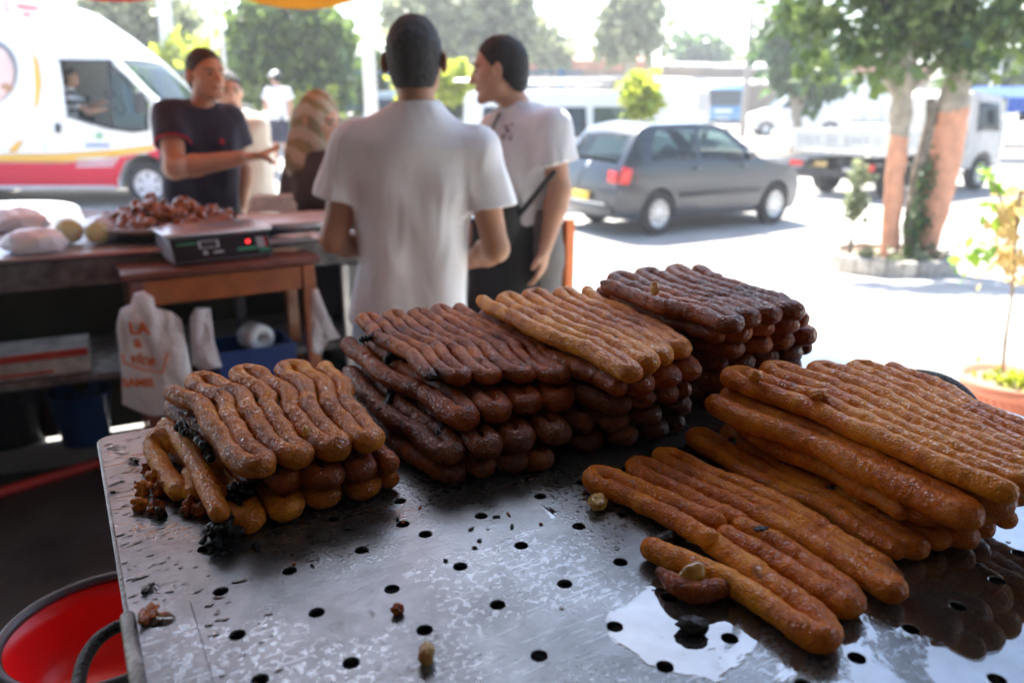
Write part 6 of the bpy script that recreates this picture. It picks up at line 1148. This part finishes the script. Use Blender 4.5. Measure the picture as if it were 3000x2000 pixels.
strap('pouch_strap', [atd(1622, 505, D - .20), atd(1570, 570, D - .16), atd(1510, 640, D - .13), atd(1470, 668, D - .05)], .011, .004, m_blackc, p2_, b2)
strap('shoulder_strap', [atd(1462, 335, D + .02), atd(1440, 390, D - .02), atd(1428, 460, D + .0)], .006, .003, m_greyc, p2_, b2)
S6 = SDF(b2 + Vector((-.45, -.45, .2)), b2 + Vector((.4, .4, 1.35)), .01); S6.ell(atd(1480, 628, D - .10), (.055, .06, .095), None, .02); S6.loft(Vector((b2.x - .05, b2.y - .02, .42)), Vector((b2.x - .04, b2.y - .02, 1.10)), (.72, -.55, 0), [(0, .20, .16), (.7, .17, .15), (1, .155, .142)], .03)
S6.obj('black_apron_and_pouch', m_blackc, p2_, b2, folds(.005, 21)); bpy.data.objects['black_apron_and_pouch'].name = 'apron'
# 3 man in navy holding out a note
D = 4.0
J3 = dict(head=q(604, 218, D), neck=q(588, 322, D + .02), pel=q(590, 640, D + .05), shL=q(668, 352, D + .12), shR=q(498, 338, D - .06), elL=q(710, 500, D + .16), elR=q(512, 494, D - .22), wrL=q(705, 600, D + .16), wrR=q(705, 463, D - .30))
p3_, P3f = person('man in a navy tee with red cuffs stretching his arm over the counter', J3, (.80, -.60, -.03), (-.86, -.40, 0), s_b, m_hair2, m_navy, m_greyc, h=.008, hem=q(590, 660, D).z, shirt_prof=[(0, .19, .13), (.35, .18, .125), (.7, .19, .135), (.85, .18, .11), (.94, .13, .09), (1, .09, .09)], hands={'R': ((.95, .05, .10), (.2, -.3, -1), (-.1, -1, .3)), 'L': ((0, 0, -1), (-1, 0, 0), (0, -1, 0)), 'curlR': .35}, fold=.005, seed=15, limb=1.2, hair_cut=(.68, -.73, .002), sleeve=(.52, .082, .090))
b3 = p3_.location; a_, c_ = Vector(J3['shR']), Vector(J3['elR']); m0 = a_.lerp(c_, .50); dd = (c_ - a_).normalized(); t1 = dd.cross(Vector((0, 0, 1))).normalized(); t2 = dd.cross(t1)
mesh('red_cuff', *(lambda VF: (VF[0], VF[1]))(tube_arrays([m0 + dd * .012 + (t1 * math.cos(t) + t2 * math.sin(t)) * .081 - b3 for t in np.linspace(0, 6.283, 33)], .0045, 6, caps=False)), mat('red_cuff', (.5, .03, .05), .7, var=0), p3_, True)
def decal_on(obj, px, py, size, m, name, par, org, n_=6, ofs=.003):
    d = ray(px, py).normalized(); dg = obj.data; bv_ = BVHTree.FromPolygons([v.co for v in dg.vertices], [p.vertices[:] for p in dg.polygons]); hit = bv_.ray_cast(CAMP - org, d)
    if hit[0] is None: return
    N_ = hit[1] if hit[1].dot(d) < 0 else -hit[1]; T1 = N_.cross(Vector((0, 0, 1))).normalized(); T2 = T1.cross(N_); c = hit[0] + N_ * ofs
    vs = [c + T1 * size[0] * math.cos(t) + T2 * size[1] * math.sin(t) for t in np.linspace(0, 2 * math.pi, n_, endpoint=False)]; o = mesh(name, vs, [tuple(range(n_))], m, par); o.modifiers.new('s', 'SOLIDIFY').thickness = .002
ch = {o.name.split('.')[0]: o for o in p3_.children}; decal_on(ch['shirt'], 650, 415, (.012, .014), m_rd if False else mat('red_badge', (.40, .02, .03), .7, var=0), 'chest_badge', p3_, b3, 8)
ch = {o.name.split('.')[0]: o for o in p2_.children}; m_pm = mat('grey_violet_print', (.16, .14, .18), .8, var=.2, scale=60)
for x, y, sx, sy in ((1484, 372, .014, .004), (1502, 366, .010, .003), (1488, 384, .010, .008), (1478, 398, .014, .004), (1497, 398, .006, .003), (1476, 407, .012, .003), (1496, 408, .010, .0035)): decal_on(ch['shirt'], x, y, (sx, sy), m_pm, 'chest_print', p2_, b2, 8)
nt_ = bmobj('paper_note', box(bmesh.new(), (0, 0, 0), (.10, .055, .0012)), m_kraft, None); nt_.location = q(790, 442, D - .30); nt_.rotation_euler = (R(25), R(-22), .2); tag(nt_, 'small folded paper note held out by the man in navy', 'paper note')
# 4 woman in a patterned headscarf
D = 3.95
m_scarf = bpy.data.materials.new('patterned_scarf'); m_scarf.use_nodes = True; n = m_scarf.node_tree.nodes; l = m_scarf.node_tree.links; b = n['Principled BSDF']; tc = n.new('ShaderNodeTexCoord'); wv_ = n.new('ShaderNodeTexWave'); wv_.bands_direction = 'DIAGONAL'; wv_.inputs['Scale'].default_value = 4.5; wv_.inputs['Distortion'].default_value = 5; wv_.inputs['Detail'].default_value = 2; wv_.inputs['Detail Scale'].default_value = 1.2; l.new(tc.outputs['Object'], wv_.inputs['Vector'])
rp = n.new('ShaderNodeValToRGB'); rp.color_ramp.elements[0].color = (.27, .24, .14, 1); rp.color_ramp.elements[0].position = .25; rp.color_ramp.elements[1].color = (.46, .43, .34, 1); rp.color_ramp.elements[1].position = .6; l.new(wv_.outputs[0], rp.inputs[0]); l.new(rp.outputs[0], b.inputs['Base Color']); b.inputs['Roughness'].default_value = .8
J4 = dict(head=q(940, 350, D), neck=q(935, 455, D + .02), pel=q(930, 800, D), shL=q(1000, 500, D - .12), shR=q(880, 505, D + .10), elL=q(1010, 620, D - .2), elR=q(868, 600, D + .06), wrL=q(1060, 600, D - .36), wrR=q(960, 600, D - .10))
p4_, P4f = person('woman in a striped olive and cream headscarf and dark jacket behind the counter', J4, (.88, -.42, -.28), (-.72, .70, 0), s_c, None, m_charc, m_charc, h=.009, hem=.55, shirt_prof=[(0, .24, .20), (.4, .21, .18), (.7, .20, .16), (.86, .18, .13), (.95, .12, .10), (1, .085, .085)], sleeve=(1.0, .085, .082), fold=.006, seed=23)
add_folds(m_scarf, .6, .03, (9, 9, 9), 3); b4 = p4_.location; hc_ = Vector(J4['head']); S7 = SDF(hc_ - Vector((.28, .28, .34)), hc_ + Vector((.25, .25, .18)), .006); f4 = U((.88, -.42, -.28)); S7.ell(P4f(0, -.02, .012), (.092, .112, .118), [f4.cross(Vector((0, 0, 1))).normalized(), f4, U(Vector((0, 0, 1)) - f4 * f4.z)], .02); S7.cone(P4f(0, -.05, -.06), P4f(0, -.05, -.21), .088, .115, .05); S7.cone(P4f(0, .02, -.12), P4f(0, .0, -.22), .08, .12, .04)
X, Y, Z = S7.fields(); c_ = P4f(0, .135, -.02); d_ = np.sqrt(((X - c_.x) / .085) ** 2 + ((Y - c_.y) / .085) ** 2 + ((Z - c_.z) / .100) ** 2) - 1; S7.D = np.maximum(S7.D, (-d_ * .08).astype(np.float32))
S7.obj('headscarf', m_scarf, p4_, b4, folds(.005, 31))
# 5 person in cream behind the navy man
D = 5.0
J5 = dict(head=q(668, 268, D), neck=q(690, 335, D), pel=q(700, 590, D), shL=q(750, 372, D - .05), shR=q(640, 365, D + .05), elL=q(765, 485, D), elR=q(630, 480, D), wrL=q(752, 580, D - .12), wrR=q(640, 560, D - .1))
person('person in a loose cream shirt half hidden behind the man in navy', J5, (.5, -.85, -.1), (-.95, .1, 0), s_c, m_hair, m_beigec, m_beigec, h=.012, sleeve=(.75, .075, .085), shirt_prof=[(0, .24, .18), (.5, .21, .16), (.8, .19, .14), (.94, .12, .09), (1, .08, .08)], seed=33)
# 6 walker far behind in a white cap
D = 15.8; gx = q(817, 460, D); zf = gz(gx.x, D)
def far(px, py): return q(px, py + 0, D)
J6 = dict(head=far(806, 228), neck=far(812, 258), pel=far(816, 352), shL=far(786, 268), shR=far(842, 268), elL=far(778, 308), elR=far(852, 308), wrL=far(790, 336), wrR=far(846, 338))
p6_, P6f = person('distant walker in a white cap, white tee and navy shorts', J6, (-.75, .65, -.12), (.96, .15, 0), s_d, m_hair, m_tee2, None, h=.015, hem=far(816, 352).z, sleeve=(.6, .08, .10), seed=41, eyes=False)
b6 = p6_.location; pl6 = Vector(J6['pel']); S8 = SDF(pl6 - Vector((.4, .4, .7)), pl6 + Vector((.4, .4, .3)), .015); S8.loft(pl6 - Vector((0, 0, .12)), pl6 + Vector((0, 0, .1)), (1, 0, 0), [(0, .18, .13), (1, .17, .12)], .03); S8.cone(pl6 + Vector((-.09, 0, -.08)), pl6 + Vector((-.10, 0, -.42)), .10, .095, .03, True); S8.cone(pl6 + Vector((.09, 0, -.08)), pl6 + Vector((.10, 0, -.42)), .10, .095, .03, True); S8.obj('shorts', m_navy, p6_, b6)
S8 = SDF(Vector(J6['head']) - Vector((.3, .3, .1)), Vector(J6['head']) + Vector((.3, .3, .22)), .01); S8.ell(P6f(0, -.005, .05), (.095, .105, .085), None, .01); S8.cone(P6f(0, .09, .045), P6f(0, .16, .035), .05, .045, .02); S8.cut(P6f(0, 0, .03), (0, 0, -1)); X, Y, Z = S8.fields(); S8.D = np.where(Z > P6f(0, 0, .14).z, np.maximum(S8.D, .01), S8.D).astype(np.float32); S8.obj('cap', m_white, p6_, b6)
# 7 driver of the van
D = 12.45
m_stripe = bpy.data.materials.new('striped_tee'); m_stripe.use_nodes = True; n = m_stripe.node_tree.nodes; l = m_stripe.node_tree.links; b = n['Principled BSDF']; tc = n.new('ShaderNodeTexCoord'); wv_ = n.new('ShaderNodeTexWave'); wv_.bands_direction = 'Z'; wv_.inputs['Scale'].default_value = 2.4; l.new(tc.outputs['Object'], wv_.inputs['Vector']); rp = n.new('ShaderNodeValToRGB'); rp.color_ramp.interpolation = 'CONSTANT'; rp.color_ramp.elements[0].color = (.02, .03, .05, 1); rp.color_ramp.elements[1].color = (.7, .7, .72, 1); rp.color_ramp.elements[1].position = .45; l.new(wv_.outputs[0], rp.inputs[0]); l.new(rp.outputs[0], b.inputs['Base Color'])
J7 = dict(head=q(213, 226, D), neck=q(203, 262, D), pel=q(190, 385, D), shL=q(200, 285, D + .16), shR=q(205, 285, D - .16), elL=q(265, 315, D + .1), elR=q(258, 330, D - .2), wrL=q(318, 292, D + .1), wrR=q(325, 318, D - .12), ground=Vector((0, 0, .75)))
person('van driver in a striped tee reaching for the steering wheel', J7, (.92, -.38, -.05), (.1, -1, 0), s_b, m_hair, m_stripe, m_charc, h=.014, seated=True, sleeve=(.6, .075, .09), seed=51, hem=q(190, 385, D).z - .05)
bm = bmesh.new(); V, F = tube_arrays([(0, .19 * math.cos(t), .19 * math.sin(t)) for t in np.linspace(0, 6.283, 33)], .016, 8, caps=False); o = mesh('steering_wheel', V, F, m_dark, van.e, True); o.location = Vector(q(338, 300, 12.4)) - van.e.location; o.rotation_euler = (0, R(-25), 0)

# ================================================================== AIR
hz_m = bpy.data.materials.new('summer_haze'); hz_m.use_nodes = True; n = hz_m.node_tree.nodes; n.remove(n['Principled BSDF']); pv = n.new('ShaderNodeVolumePrincipled'); pv.inputs['Color'].default_value = (.95, .97, 1, 1); pv.inputs['Density'].default_value = .0026; pv.inputs['Anisotropy'].default_value = .35
hz_m.node_tree.links.new(pv.outputs[0], n['Material Output'].inputs['Volume'])
tag(bmobj('haze', box(bmesh.new(), (10, 115, 6.5), (280, 310, 17)), hz_m), kind='stuff')
